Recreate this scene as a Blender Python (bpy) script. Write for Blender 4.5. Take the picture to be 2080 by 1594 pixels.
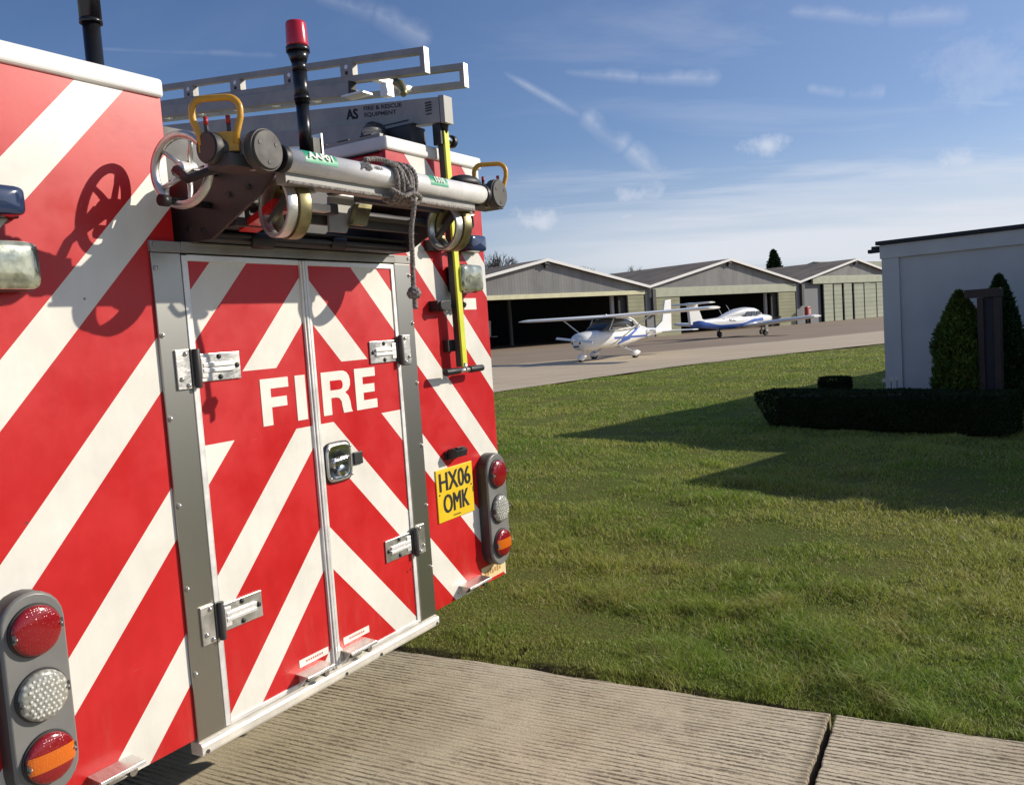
import bpy, math, random
import numpy as np
from mathutils import Vector, Matrix
R = math.radians
for o in list(bpy.data.objects): bpy.data.objects.remove(o)
sc = bpy.context.scene
col = sc.collection

# ---------------------------------------------------------------- camera
EYE = 1.62
PITCH, ROLL = R(4.277), R(3.890)
F = Vector((0, math.cos(PITCH), -math.sin(PITCH)))
R0 = Vector((1, 0, 0)); U0 = R0.cross(F)
RT = R0*math.cos(ROLL) - U0*math.sin(ROLL)
UP = U0*math.cos(ROLL) + R0*math.sin(ROLL)
cam_d = bpy.data.cameras.new('camera'); cam = bpy.data.objects.new('camera', cam_d); col.objects.link(cam)
cam.matrix_world = Matrix(((RT.x, UP.x, -F.x, 0), (RT.y, UP.y, -F.y, 0), (RT.z, UP.z, -F.z, EYE), (0, 0, 0, 1)))
cam_d.sensor_width = 36; cam_d.lens = 36*1720/2080
cam_d.clip_start = 0.05; cam_d.clip_end = 4000
sc.camera = cam
sc.render.resolution_x = 1024; sc.render.resolution_y = 784
sc.view_settings.view_transform = 'Standard'; sc.view_settings.look = 'None'
sc.view_settings.gamma = 1; sc.view_settings.exposure = 0.0

# ---------------------------------------------------------------- sun and sky
SUN_AZ, SUN_EL = R(78), R(25.2)
SD = Vector((math.sin(SUN_AZ)*math.cos(SUN_EL), math.cos(SUN_AZ)*math.cos(SUN_EL), math.sin(SUN_EL)))
sl = bpy.data.lights.new('sun', 'SUN'); sl.energy = 4.8; sl.angle = R(0.5); sl.color = (1, .91, .77)
so = bpy.data.objects.new('sun', sl); col.objects.link(so)
so.rotation_euler = SD.to_track_quat('Z', 'Y').to_euler(); so.location = SD*60

def ray(px, py):     # direction seen at a place in the sky of the 2080 px wide photograph
    return (RT*(px-1040) - UP*(py-797) + F*1720).normalized()

world = bpy.data.worlds.new('World'); sc.world = world; world.use_nodes = True
class NT:
    def __init__(s, tree): s.t = tree; s.n = tree.nodes; s.l = tree.links
    def node(s, typ, **kw):
        n = s.n.new(typ)
        for k, v in kw.items(): setattr(n, k, v)
        return n
    def put(s, inp, v):
        if hasattr(v, 'links'): s.l.new(v, inp)
        elif v is not None: inp.default_value = v
    def m(s, op, a, b=None, c=None, clamp=False):
        n = s.node('ShaderNodeMath', operation=op); n.use_clamp = clamp
        s.put(n.inputs[0], a)
        if b is not None: s.put(n.inputs[1], b)
        if c is not None: s.put(n.inputs[2], c)
        return n.outputs[0]
    def dot(s, v, w):
        n = s.node('ShaderNodeVectorMath', operation='DOT_PRODUCT'); s.put(n.inputs[0], v); s.put(n.inputs[1], w); return n.outputs['Value']
    def mr(s, v, a, b, c=0., d=1., smooth=True):
        n = s.node('ShaderNodeMapRange'); n.interpolation_type = 'SMOOTHSTEP' if smooth else 'LINEAR'
        s.put(n.inputs[0], v)
        for i, q in enumerate((a, b, c, d)): s.put(n.inputs[i+1], q)
        return n.outputs[0]
    def noise(s, vec, scale, detail=3., rough=.5, dist=0., dim='3D'):
        n = s.node('ShaderNodeTexNoise'); n.noise_dimensions = dim
        if vec is not None: s.put(n.inputs['Vector'], vec)
        n.inputs['Scale'].default_value = scale; n.inputs['Detail'].default_value = detail
        n.inputs['Roughness'].default_value = rough; n.inputs['Distortion'].default_value = dist
        return n.outputs['Fac']
    def mapping(s, vec, scale=(1, 1, 1), rot=(0, 0, 0), loc=(0, 0, 0)):
        n = s.node('ShaderNodeMapping'); s.put(n.inputs['Vector'], vec)
        n.inputs['Scale'].default_value = scale; n.inputs['Rotation'].default_value = rot; n.inputs['Location'].default_value = loc
        return n.outputs[0]
    def mix(s, f, a, b, mode='MIX'):
        n = s.node('ShaderNodeMix'); n.data_type = 'RGBA'; n.blend_type = mode
        s.put(n.inputs[0], f)
        for i, q in ((6, a), (7, b)):
            s.put(n.inputs[i], (*q, 1) if isinstance(q, tuple) and len(q) == 3 else q)
        return n.outputs[2]
    def xyz(s, v):
        n = s.node('ShaderNodeSeparateXYZ'); s.put(n.inputs[0], v); return n.outputs
    def comb(s, x, y, z):
        n = s.node('ShaderNodeCombineXYZ'); s.put(n.inputs[0], x); s.put(n.inputs[1], y); s.put(n.inputs[2], z); return n.outputs[0]
w = NT(world.node_tree)
for n in list(w.n): w.n.remove(n)
sky = w.node('ShaderNodeTexSky', sky_type='NISHITA'); sky.sun_disc = False
sky.sun_elevation = SUN_EL; sky.sun_rotation = SUN_AZ; sky.altitude = 50
sky.air_density = 1.0; sky.dust_density = .7; sky.ozone_density = 2.4
geo = w.node('ShaderNodeTexCoord').outputs['Generated']
dx, dy, dz = w.xyz(geo)
zc = w.m('MAXIMUM', dz, 0.012)
# planar cloud-layer coordinates (clouds lie on a high flat layer)
px_ = w.m('DIVIDE', dx, w.m('ADD', zc, .12)); py_ = w.m('DIVIDE', dy, w.m('ADD', zc, .12))
pl = w.comb(px_, py_, 0.)
cl = w.noise(w.mapping(pl, (.55, 1.3, 1), (0, 0, R(18))), 1.1, 6, .6, .6)
cl2 = w.noise(w.mapping(pl, (.25, 1.0, 1), (0, 0, R(-12))), 2.3, 5, .62, .3)
azr = w.m('DIVIDE', dx, w.m('MAXIMUM', dy, .05))
low = w.m('MULTIPLY', w.mr(w.m('ADD', dz, w.m('MULTIPLY', w.m('SUBTRACT', cl2, .5), .12)), .11, .18, 1., 0.), w.mr(azr, -.15, .26, .30, 1.))
wisp = w.m('MULTIPLY', w.m('MULTIPLY', w.mr(cl, .42, .78), w.mr(azr, -.3, .55, .12, .9)), .42)
haze_low = w.m('MULTIPLY_ADD', w.mr(azr, -.4, .7, 0., .10), 1., w.mr(dz, 0., .22, .58, .0))
gap = w.mr(w.noise(w.mapping(pl, (.16, .5, 1), (0, 0, R(8)), (3, 1, 0)), 1.6, 5, .6), .36, .6, .62, 1.)
low = w.m('MULTIPLY', low, gap)
mask = w.m('MAXIMUM', low, wisp); mask = w.m('MAXIMUM', mask, haze_low)
def streak(pts, w0, w1, amt, nz=9., soft=.75):
    global mask
    for k in range(len(pts)-1):
        a, b = ray(*pts[k]), ray(*pts[k+1])
        nrm = a.cross(b).normalized(); tan = (b-a).normalized(); la, lb = a.dot(tan), b.dot(tan)
        along = w.mr(w.dot(geo, tuple(tan)), la, lb, 0., 1., False)
        wid = w.m('MULTIPLY_ADD', along, (w1-w0)/(len(pts)-1), w0+(w1-w0)*k/(len(pts)-1))
        nn = w.noise(geo, nz*2.2, 5, .6)
        dist = w.m('ABSOLUTE', w.m('ADD', w.dot(geo, tuple(nrm)), w.m('MULTIPLY', w.m('SUBTRACT', nn, .5), w.m('MULTIPLY', wid, 1.1))))
        prof = w.m('SUBTRACT', 1., w.m('DIVIDE', dist, wid), clamp=True)
        L = lb-la; t = w.dot(geo, tuple(tan))
        ends = w.m('MULTIPLY', w.mr(t, la-.12*L, la+.30*L), w.mr(t, lb-.35*L, lb+.12*L, 1., 0.)) if len(pts) < 3 and k == 0 else w.m('MULTIPLY', w.mr(t, la-.12*L, la+.12*L), w.mr(t, lb-.12*L, lb+.12*L, 1., 0.))
        front = w.mr(w.dot(geo, tuple(((a+b)/2).normalized())), .6, .7)
        v = w.m('MULTIPLY', w.m('MULTIPLY', w.m('POWER', prof, 1.3), ends), w.m('MULTIPLY', w.m('MULTIPLY', front, w.mr(nn, .3, .65, .35, 1.)), min(.95, amt*.95)))
        mask = w.m('MAXIMUM', mask, v)
streak([(1025, 150), (1190, 242)], .006, .010, .42)
streak([(1185, 232), (1275, 300), (1345, 368)], .018, .024, .50)
streak([(1150, 145), (1300, 158), (1460, 160)], .007, .016, .40)
streak([(1640, 180), (1720, 190), (1800, 188)], .010, .016, .36)
streak([(1600, 22), (1800, 40), (1970, 30)], .012, .022, .36)
streak([(640, -10), (760, 25), (870, 85)], .010, .024, .30)
streak([(200, 100), (420, 108), (560, 112)], .003, .006, .14)
streak([(1900, 210), (2100, 214)], .006, .010, .32)
streak([(1660, 285), (1860, 275)], .004, .007, .26)
def puff(px, py, r, amt, flat=.6, seed=0.):
    global mask
    c = ray(px, py); h = c.cross(Vector((0, 0, 1))).normalized(); v = h.cross(c)
    nn = w.noise(w.mapping(geo, loc=(seed, 0, 0)), 34, 6, .68)
    a = w.m('DIVIDE', w.dot(geo, tuple(h)), r); b = w.m('DIVIDE', w.dot(geo, tuple(v)), r*flat)
    d = w.m('ADD', w.m('MULTIPLY', a, a), w.m('MULTIPLY', b, b))
    d = w.m('ADD', w.m('SQRT', d), w.m('MULTIPLY', w.m('SUBTRACT', nn, .5), 3.2))
    front = w.mr(w.dot(geo, tuple(c)), .9, .95)
    mask = w.m('MAXIMUM', mask, w.m('MULTIPLY', w.m('MULTIPLY', w.mr(d, -.3, 1.9, 1., 0.), front), amt*.9))
puff(1556, 294, .020, .85, .55); puff(1938, 330, .021, .85, .55, 3.); puff(1100, 450, .030, .9, .5, 5.)
puff(1276, 440, .020, .8, .45, 7.); puff(1300, 400, .036, .75, .4, 9.); puff(1990, 140, .06, .35, .6, 11.)
cloudcol = w.mix(w.mr(dz, 0., .3), (7.5, 7.75, 8.35), (7.3, 7.7, 8.7))
skyb = w.mix(1., sky.outputs[0], (.72, .83, 1.06), 'MULTIPLY')
skyc = w.mix(w.m('MULTIPLY', mask, .92), skyb, cloudcol)
bg = w.node('ShaderNodeBackground'); w.put(bg.inputs[0], skyc); bg.inputs[1].default_value = .102
wo = w.node('ShaderNodeOutputWorld'); w.l.new(bg.outputs[0], wo.inputs[0])

# ---------------------------------------------------------------- materials
def mat(name, c, rough=.5, metal=0., var=0., vscale=8., bump=0., bscale=60., spec=.5, coat=0., trans=0., detail=4.):
    m = bpy.data.materials.new(name); m.use_nodes = True; t = NT(m.node_tree)
    b = t.n['Principled BSDF']; tc = t.node('ShaderNodeTexCoord').outputs['Object']
    b.inputs['Roughness'].default_value = rough; b.inputs['Metallic'].default_value = metal
    b.inputs['Specular IOR Level'].default_value = spec; b.inputs['Coat Weight'].default_value = coat
    if trans: b.inputs['Transmission Weight'].default_value = trans
    if var:
        n = t.noise(tc, vscale, detail, .6); f = t.mr(n, .3, .7, 1-var, 1+var)
        cc = t.mix(1., c, t.comb(f, f, f), 'MULTIPLY'); t.put(b.inputs['Base Color'], cc)
        t.put(b.inputs['Roughness'], t.mr(n, .3, .7, max(0, rough-.08), min(1, rough+.08)))
    else: b.inputs['Base Color'].default_value = (*c, 1)
    if bump:
        bn = t.node('ShaderNodeBump'); bn.inputs['Strength'].default_value = bump; bn.inputs['Distance'].default_value = .01
        t.put(bn.inputs['Height'], t.noise(tc, bscale, 4, .6)); t.put(b.inputs['Normal'], bn.outputs[0])
    return m
RED = (.56, .012, .014)
CREAM = (.80, .775, .70)
def panel_mat(name, band):
    m = bpy.data.materials.new(name); m.use_nodes = True; t = NT(m.node_tree); b = t.n['Principled BSDF']
    tc = t.node('ShaderNodeTexCoord').outputs['Object']; x, y, z = t.xyz(tc)
    v = t.m('ADD', t.m('ABSOLUTE', x), t.m('DIVIDE', t.m('SUBTRACT', z, 1.), 1.07))
    f = t.m('FLOORED_MODULO', v, .403)
    wht = t.m('MULTIPLY', t.m('GREATER_THAN', f, .262), t.m('LESS_THAN', f, .4035))
    if band: wht = t.m('MULTIPLY', wht, t.m('SUBTRACT', 1., t.m('MULTIPLY', t.m('GREATER_THAN', z, 1.335), t.m('LESS_THAN', z, 1.545))))
    n = t.noise(tc, 3.2, 6, .65); n2 = t.noise(t.mapping(tc, (1, 1, .22)), 17, 5, .7); fine = t.noise(tc, 160, 2, .5)
    g = t.mr(n, .3, .72, .90, 1.04); g2 = t.mr(n2, .25, .75, .95, 1.03)
    gg = t.m('MULTIPLY', g, g2)
    c = t.mix(wht, RED, CREAM); c = t.mix(1., c, t.comb(gg, gg, gg), 'MULTIPLY')
    dirt = t.m('MULTIPLY', t.mr(z, .47, .85, 1., 0.), t.mr(n2, .45, .8, 0., .28)); c = t.mix(dirt, c, (.22, .17, .12))
    vs_ = t.node('ShaderNodeTexVoronoi'); t.put(vs_.inputs['Vector'], tc); vs_.inputs['Scale'].default_value = 9.
    sp_ = t.m('MULTIPLY', t.m('LESS_THAN', vs_.outputs['Distance'], .035), t.m('GREATER_THAN', t.xyz(vs_.outputs['Color'])[0], .80))
    c = t.mix(t.m('MULTIPLY', sp_, .8), c, (.10, .05, .04))
    scr = t.noise(t.mapping(tc, (4, 1, 70), (0, R(18), 0)), 1.2, 3, .7); c = t.mix(t.mr(scr, .70, .78, 0., .16), c, (.75, .55, .50))
    t.put(b.inputs['Base Color'], c); t.put(b.inputs['Roughness'], t.mr(n, .3, .7, .28, .46))
    b.inputs['Specular IOR Level'].default_value = .5
    bn = t.node('ShaderNodeBump'); bn.inputs['Strength'].default_value = .10; bn.inputs['Distance'].default_value = .006
    t.put(bn.inputs['Height'], t.m('ADD', t.m('MULTIPLY', n, 1.), t.m('MULTIPLY', fine, .02))); t.put(b.inputs['Normal'], bn.outputs[0])
    return m
M = {}
M['panel'] = panel_mat('striped_panel', False); M['doorpanel'] = panel_mat('striped_door', True)
M['red'] = mat('red_paint', RED, .3, var=.06, coat=.3)
M['white'] = mat('white_paint', (.80, .78, .71), .35, var=.05, vscale=4)
M['letter'] = mat('white_letter', CREAM, .4, var=.04)
M['cap'] = mat('roof_cap_white', (.82, .81, .76), .4, var=.05, vscale=5)
def brushed(name, c, rough, sc_=(1, 1, 1)):
    m = mat(name, c, rough, 1., var=.1, vscale=3); return m
M['steel'] = mat('brushed_pillar', (.40, .39, .355), .34, 1.)
M['alu'] = mat('aluminium', (.62, .61, .58), .38, .9, var=.14, vscale=14, bump=.1, bscale=70)
M['alu_dull'] = mat('dull_aluminium', (.30, .295, .275), .5, .12, var=.14, vscale=9)
M['alu_white'] = mat('bright_aluminium', (.80, .79, .76), .42, .35, var=.08, vscale=12)
M['tube'] = mat('polished_tube', (.80, .79, .77), .30, .12, var=.05, vscale=10)
M['sill'] = mat('sill_aluminium', (.74, .71, .63), .42, .25, var=.12, vscale=9, bump=.06, bscale=40)
M['chrome'] = mat('chrome', (.60, .60, .60), .15, 1., var=.12, vscale=20)
M['bolt'] = mat('bolt_steel', (.5, .49, .46), .35, .9)
M['black'] = mat('black_rubber', (.016, .016, .018), .5, var=.2, vscale=20)
M['blackgloss'] = mat('black_plastic', (.012, .012, .014), .28)
M['darkgrey'] = mat('dark_grey', (.05, .048, .047), .5, var=.15)
M['brown'] = mat('brown_steel', (.05, .034, .032), .5, var=.25, vscale=7)
M['wheelgrey'] = mat('grey_rubber', (.058, .054, .048), .6, var=.15, vscale=20)
M['yellow_steel'] = mat('yellow_handle', (.62, .32, .03), .35, var=.12, vscale=25)
M['yellow_plate'] = mat('yellow_reflective', (.80, .54, .02), .4, var=.03)
M['neon'] = mat('neon_yellow', (.66, .70, .045), .45, var=.04)
M['green'] = mat('green_label', (.02, .33, .17), .45, var=.06)
M['brass'] = mat('brass', (.25, .22, .11), .4, .7, var=.2, vscale=18)
M['grey_plastic'] = mat('grey_plastic', (.185, .185, .175), .42, var=.06, vscale=10)
M['dark_plastic'] = mat('dark_plastic', (.045, .035, .037), .4)
M['blue'] = mat('blue_lens', (.026, .042, .10), .12, coat=.6)
M['tyre'] = mat('tyre_rubber', (.02, .02, .02), .8, bump=.2)
M['glass'] = mat('dark_glass', (.018, .022, .028), .06, spec=.8)
def lens(name, c, scale, strength, rough=.16):
    m = bpy.data.materials.new(name); m.use_nodes = True; t = NT(m.node_tree); b = t.n['Principled BSDF']
    tc = t.node('ShaderNodeTexCoord').outputs['Object']
    vo = t.node('ShaderNodeTexVoronoi'); t.put(vo.inputs['Vector'], t.mapping(tc, (1, .02, 1))); vo.inputs['Scale'].default_value = scale; vo.inputs['Randomness'].default_value = .25
    k = t.mr(vo.outputs['Distance'], .0, .50, 1., 0.)
    t.put(b.inputs['Base Color'], t.mix(t.m('MULTIPLY', k, strength), c, tuple(min(1, q*2.4+.05) for q in c)))
    b.inputs['Roughness'].default_value = rough; b.inputs['Coat Weight'].default_value = .45; b.inputs['Coat Roughness'].default_value = .12
    bn = t.node('ShaderNodeBump'); bn.inputs['Strength'].default_value = .5; bn.inputs['Distance'].default_value = .003
    t.put(bn.inputs['Height'], k); t.put(b.inputs['Normal'], bn.outputs[0]); return m
M['lens_red'] = lens('red_lens', (.24, .006, .010), 150, .55)
M['lens_clear'] = lens('clear_led_lens', (.27, .27, .235), 62, 1.)
M['lens_amber'] = lens('amber_lens', (.62, .13, .008), 150, .55)
M['redcap'] = mat('red_cap', (.4, .02, .02), .4)
M['led'] = mat('led_optic', (.62, .62, .56), .15, coat=.8)
M['lamp_glass'] = mat('scene_lamp_glass', (.42, .43, .32), .10, .55, var=.35, vscale=30, coat=1.)
M['rope'] = None
def rope_mat():
    m = bpy.data.materials.new('grey_rope'); m.use_nodes = True; t = NT(m.node_tree); b = t.n['Principled BSDF']
    tc = t.node('ShaderNodeTexCoord').outputs['Object']; n = t.noise(tc, 130, 3, .6)
    t.put(b.inputs['Base Color'], t.mix(t.mr(n, .35, .65), (.10, .09, .085), (.32, .29, .265))); b.inputs['Roughness'].default_value = .9
    return m
M['rope'] = rope_mat()

# ---------------------------------------------------------------- mesh helper
class MB:
    def __init__(s): s.v = []; s.f = []; s.mi = []; s.sm = []; s.cur = 0
    def mat(s, i): s.cur = i; return s
    def add(s, vs, fs, smooth=False):
        b = len(s.v); s.v += [tuple(p) for p in vs]
        for f in fs: s.f.append(tuple(b+i for i in f)); s.mi.append(s.cur); s.sm.append(smooth)
        return s
    def box(s, x0, x1, y0, y1, z0, z1):
        x0, x1 = sorted((x0, x1)); y0, y1 = sorted((y0, y1)); z0, z1 = sorted((z0, z1))
        vs = [(x0, y0, z0), (x1, y0, z0), (x1, y1, z0), (x0, y1, z0), (x0, y0, z1), (x1, y0, z1), (x1, y1, z1), (x0, y1, z1)]
        return s.add(vs, [(0, 3, 2, 1), (4, 5, 6, 7), (0, 1, 5, 4), (1, 2, 6, 5), (2, 3, 7, 6), (3, 0, 4, 7)])
    def bar(s, p0, p1, w, h, up=(0, 0, 1)):
        p0, p1 = Vector(p0), Vector(p1); d = (p1-p0).normalized(); a = d.cross(Vector(up))
        if a.length < 1e-4: a = d.cross(Vector((1, 0, 0)))
        a.normalize(); b = a.cross(d).normalized(); vs = []
        for p in (p0, p1):
            for i, j in ((-1, -1), (1, -1), (1, 1), (-1, 1)): vs.append(p + a*(i*w/2) + b*(j*h/2))
        return s.add(vs, [(3, 2, 1, 0), (4, 5, 6, 7), (0, 1, 5, 4), (1, 2, 6, 5), (2, 3, 7, 6), (3, 0, 4, 7)])
    def cyl(s, p0, p1, r, r1=None, n=20, caps=True):
        p0, p1 = Vector(p0), Vector(p1); r1 = r if r1 is None else r1
        d = (p1-p0).normalized(); a = d.orthogonal().normalized(); b = d.cross(a)
        vs = []
        for p, q in ((p0, r), (p1, r1)):
            for i in range(n):
                t = 2*math.pi*i/n; vs.append(p + (a*math.cos(t)+b*math.sin(t))*q)
        s.add(vs, [(i, (i+1) % n, n+(i+1) % n, n+i) for i in range(n)], True)
        if caps: s.add(vs[:n], [tuple(reversed(range(n)))]); s.add(vs[n:], [tuple(range(n))])
        return s
    def ring(s, c, ax, ro, ri, wd, n=36):   # flat band: annulus with depth wd along ax
        c, ax = Vector(c), Vector(ax).normalized(); a = ax.orthogonal().normalized(); b = ax.cross(a); vs = []
        for k in (-.5, .5):
            for r in (ro, ri):
                for i in range(n):
                    t = 2*math.pi*i/n; vs.append(c + ax*(k*wd) + (a*math.cos(t)+b*math.sin(t))*r)
        fs = []
        for i in range(n):
            j = (i+1) % n
            fs += [(i, j, 2*n+j, 2*n+i), (n+j, n+i, 3*n+i, 3*n+j)]
        s.add(vs, fs, True)
        s.add(vs, [q for i in range(n) for q in ((n+i, n+(i+1) % n, (i+1) % n, i), (2*n+i, 2*n+(i+1) % n, 3*n+(i+1) % n, 3*n+i))])
        return s
    def torus(s, c, ax, R_, r, n=40, m=10):
        c, ax = Vector(c), Vector(ax).normalized(); a = ax.orthogonal().normalized(); b = ax.cross(a); vs = []
        for i in range(n):
            t = 2*math.pi*i/n; e = a*math.cos(t)+b*math.sin(t)
            for j in range(m):
                q = 2*math.pi*j/m; vs.append(c + e*(R_+r*math.cos(q)) + ax*(r*math.sin(q)))
        return s.add(vs, [(i*m+j, ((i+1) % n)*m+j, ((i+1) % n)*m+(j+1) % m, i*m+(j+1) % m) for i in range(n) for j in range(m)], True)
    def tube(s, pts, r, m=8, radii=None, closed=False):
        P = [Vector(p) for p in pts]; n = len(P); vs = []; prev = None
        for i, p in enumerate(P):
            d = (P[min(i+1, n-1)]-P[max(i-1, 0)]).normalized()
            if prev is None: a = d.orthogonal().normalized()
            else: a = (prev - d*prev.dot(d)).normalized()
            prev = a; b = d.cross(a); q = radii[i] if radii else r
            for j in range(m):
                t = 2*math.pi*j/m; vs.append(p + (a*math.cos(t)+b*math.sin(t))*q)
        s.add(vs, [(i*m+j, i*m+(j+1) % m, (i+1)*m+(j+1) % m, (i+1)*m+j) for i in range(n-1) for j in range(m)], True)
        s.add(vs[:m], [tuple(reversed(range(m)))]); s.add(vs[-m:], [tuple(range(m))]); return s
    def dome(s, c, ax, r, h, n=28, m=7, rim=0.):
        c, ax = Vector(c), Vector(ax).normalized(); a = ax.orthogonal().normalized(); b = ax.cross(a); vs = []
        for k in range(m+1):
            q = k/m*math.pi/2
            for i in range(n):
                t = 2*math.pi*i/n; vs.append(c + (a*math.cos(t)+b*math.sin(t))*(r*math.cos(q)) + ax*(rim+h*math.sin(q)))
        if rim:
            base = [c + (a*math.cos(2*math.pi*i/n)+b*math.sin(2*math.pi*i/n))*r for i in range(n)]
            s.add(base + vs[:n], [(i, (i+1) % n, n+(i+1) % n, n+i) for i in range(n)], True)
        return s.add(vs, [(k*n+i, k*n+(i+1) % n, (k+1)*n+(i+1) % n, (k+1)*n+i) for k in range(m) for i in range(n)], True)
    def prism(s, pts, fn, d0, d1):          # pts: 2-D outline (counter-clockwise), fn(a,b,d)->xyz
        n = len(pts); vs = [fn(a, b, d0) for a, b in pts] + [fn(a, b, d1) for a, b in pts]
        s.add(vs, [(i, (i+1) % n, n+(i+1) % n, n+i) for i in range(n)])
        s.add(vs[:n], [tuple(reversed(range(n)))]); return s.add(vs[n:], [tuple(range(n))])
    def loft(s, rings, caps=True, smooth=True):
        m = len(rings[0]); vs = [p for r in rings for p in r]
        s.add(vs, [(i*m+j, i*m+(j+1) % m, (i+1)*m+(j+1) % m, (i+1)*m+j) for i in range(len(rings)-1) for j in range(m)], smooth)
        if caps: s.add(rings[0], [tuple(reversed(range(m)))]); s.add(rings[-1], [tuple(range(m))])
        return s
    def build(s, name, mats, parent=None, base=(0, 0, 0), bevel=0., segs=2, fix=True, matrix=None):
        me = bpy.data.meshes.new(name); b = Vector(base)
        me.from_pydata([tuple(Vector(p)-b) for p in s.v], [], s.f)
        mats = mats if isinstance(mats, (list, tuple)) else [mats]
        for m in mats: me.materials.append(m)
        me.polygons.foreach_set('material_index', s.mi); me.polygons.foreach_set('use_smooth', s.sm)
        if fix:
            import bmesh
            bm = bmesh.new(); bm.from_mesh(me); bmesh.ops.remove_doubles(bm, verts=bm.verts, dist=1e-5)
            bmesh.ops.recalc_face_normals(bm, faces=bm.faces); bm.to_mesh(me); bm.free()
        me.update()
        o = bpy.data.objects.new(name, me); col.objects.link(o)
        if parent: o.parent = parent
        if matrix is not None: o.matrix_world = matrix
        if bevel:
            md = o.modifiers.new('bevel', 'BEVEL'); md.width = bevel; md.segments = segs; md.limit_method = 'ANGLE'; md.angle_limit = R(40); md.harden_normals = False
        return o
def tag(o, label=None, cat=None, group=None, kind=None):
    if label: o['label'] = label
    if cat: o['category'] = cat
    if group: o['group'] = group
    if kind: o['kind'] = kind
    return o
def empty(name, matrix, label, cat, group=None):
    o = bpy.data.objects.new(name, None); col.objects.link(o); o.empty_display_size = .2
    o.matrix_world = matrix; return tag(o, label, cat, group)
def copy_tree(o, parent=None):
    c = o.copy(); col.objects.link(c); c.parent = parent
    for ch in [q for q in bpy.data.objects if q.parent == o]: copy_tree(ch, c)
    return c
def text_geo(body, size, bold=0., spx=1., align='CENTER', spacing=1., line=1.):
    cu = bpy.data.curves.new('lettering', 'FONT'); cu.body = body; cu.size = size; cu.offset = bold
    cu.align_x = align; cu.align_y = 'CENTER'; cu.space_character = spacing; cu.space_line = line; cu.resolution_u = 3; cu.fill_mode = 'FRONT'
    o = bpy.data.objects.new('lettering', cu); col.objects.link(o); bpy.context.view_layer.update()
    me = bpy.data.meshes.new_from_object(o.evaluated_get(bpy.context.evaluated_depsgraph_get()))
    vs = [(v.co.x*spx, v.co.y) for v in me.vertices]; fs = [tuple(p.vertices) for p in me.polygons]
    bpy.data.objects.remove(o); bpy.data.curves.remove(cu); bpy.data.meshes.remove(me); return vs, fs
def text_mb(mb, fn, *a, **k):
    vs, fs = text_geo(*a, **k); mb.add([fn(x, y) for x, y in vs], fs); return mb
random.seed(4); rng = np.random.default_rng(7)

# ================================================================= GROUND
def simple_ground_mat():
    m = bpy.data.materials.new('lawn_turf'); m.use_nodes = True; t = NT(m.node_tree); b = t.n['Principled BSDF']
    g = t.node('ShaderNodeNewGeometry').outputs['Position']
    n1 = t.noise(g, .45, 5, .6, .4); n2 = t.noise(g, 5., 6, .7); n3 = t.noise(g, 45., 4, .7)
    c = t.mix(t.mr(n1, .35, .65), (.14, .20, .034), (.225, .225, .055))
    c = t.mix(t.mr(n2, .38, .72, 0., .75), c, (.20, .175, .06)); c = t.mix(t.mr(n3, .35, .65, 0., .55), c, (.045, .07, .014))
    sub = t.node('ShaderNodeVectorMath', operation='SUBTRACT'); t.put(sub.inputs[0], g); sub.inputs[1].default_value = (1.19, 3.28, 0)
    eb = t.m('ADD', t.dot(sub.outputs[0], (.4759, .8795, 0.)), t.m('MULTIPLY', t.m('SUBTRACT', n2, .5), .22))
    c = t.mix(t.mr(eb, .07, .17, 1., 0.), c, (.035, .025, .016)); c = t.mix(t.mr(t.noise(g, 1.7, 5, .7), .60, .72, 0., .6), c, (.10, .075, .045))
    t.put(b.inputs['Base Color'], c); b.inputs['Roughness'].default_value = .9; b.inputs['Specular IOR Level'].default_value = .1
    bn = t.node('ShaderNodeBump'); bn.inputs['Strength'].default_value = 1.; bn.inputs['Distance'].default_value = .05
    t.put(bn.inputs['Height'], t.m('ADD', n2, t.m('MULTIPLY', n3, .6))); t.put(b.inputs['Normal'], bn.outputs[0]); return m
M['turf'] = simple_ground_mat()
CL = [(q_*math.sin(a_), q_*math.cos(a_), rng.uniform(.03, .10)*(1+q_*.12)) for q_, a_ in ((2.7*math.exp(rng.random()*math.log(9)), R(rng.uniform(-10, 42))) for _ in range(620))]
def ground_z(x, y):   # gentle lumps of the lawn, in metres
    eb_ = -((x-1.19)*(-.4759)+(y-3.28)*(-.8795)); return np.where(eb_ < .09, -.022, 0)+.012*np.sin(x*2.1+.6*y)+.010*np.sin(y*1.7-x*.8+1.3)+.006*np.sin(5.1*x+3.3*y)-.022
NX = 150
gx = np.concatenate([[-1500, -400, -120, -50], np.linspace(-14, 22, NX), [60, 150, 420, 1500]])
gy = np.concatenate([[-1500, -300, -60, -14], np.linspace(-4, 40, NX), [80, 200, 600, 2200]])
gm = MB()
def under(x, y): return -.16 if (-((x-1.19)*GV0[0]+(y-3.28)*GV0[1])) < -.04 else 0.
GV0 = (-.4759, -.8795)
vs = [(x, y, float(ground_z(x, y))+under(x, y) if (-14 <= x <= 22 and -4 <= y <= 40) else -.03+under(x, y)) for y in gy for x in gx]
n = len(gx); gm.add(vs, [(j*n+i, j*n+i+1, (j+1)*n+i+1, (j+1)*n+i) for j in range(len(gy)-1) for i in range(n-1)], True)
tag(gm.build('ground', M['turf'], fix=False), 'worn green lawn and airfield turf', kind='structure')

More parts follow.
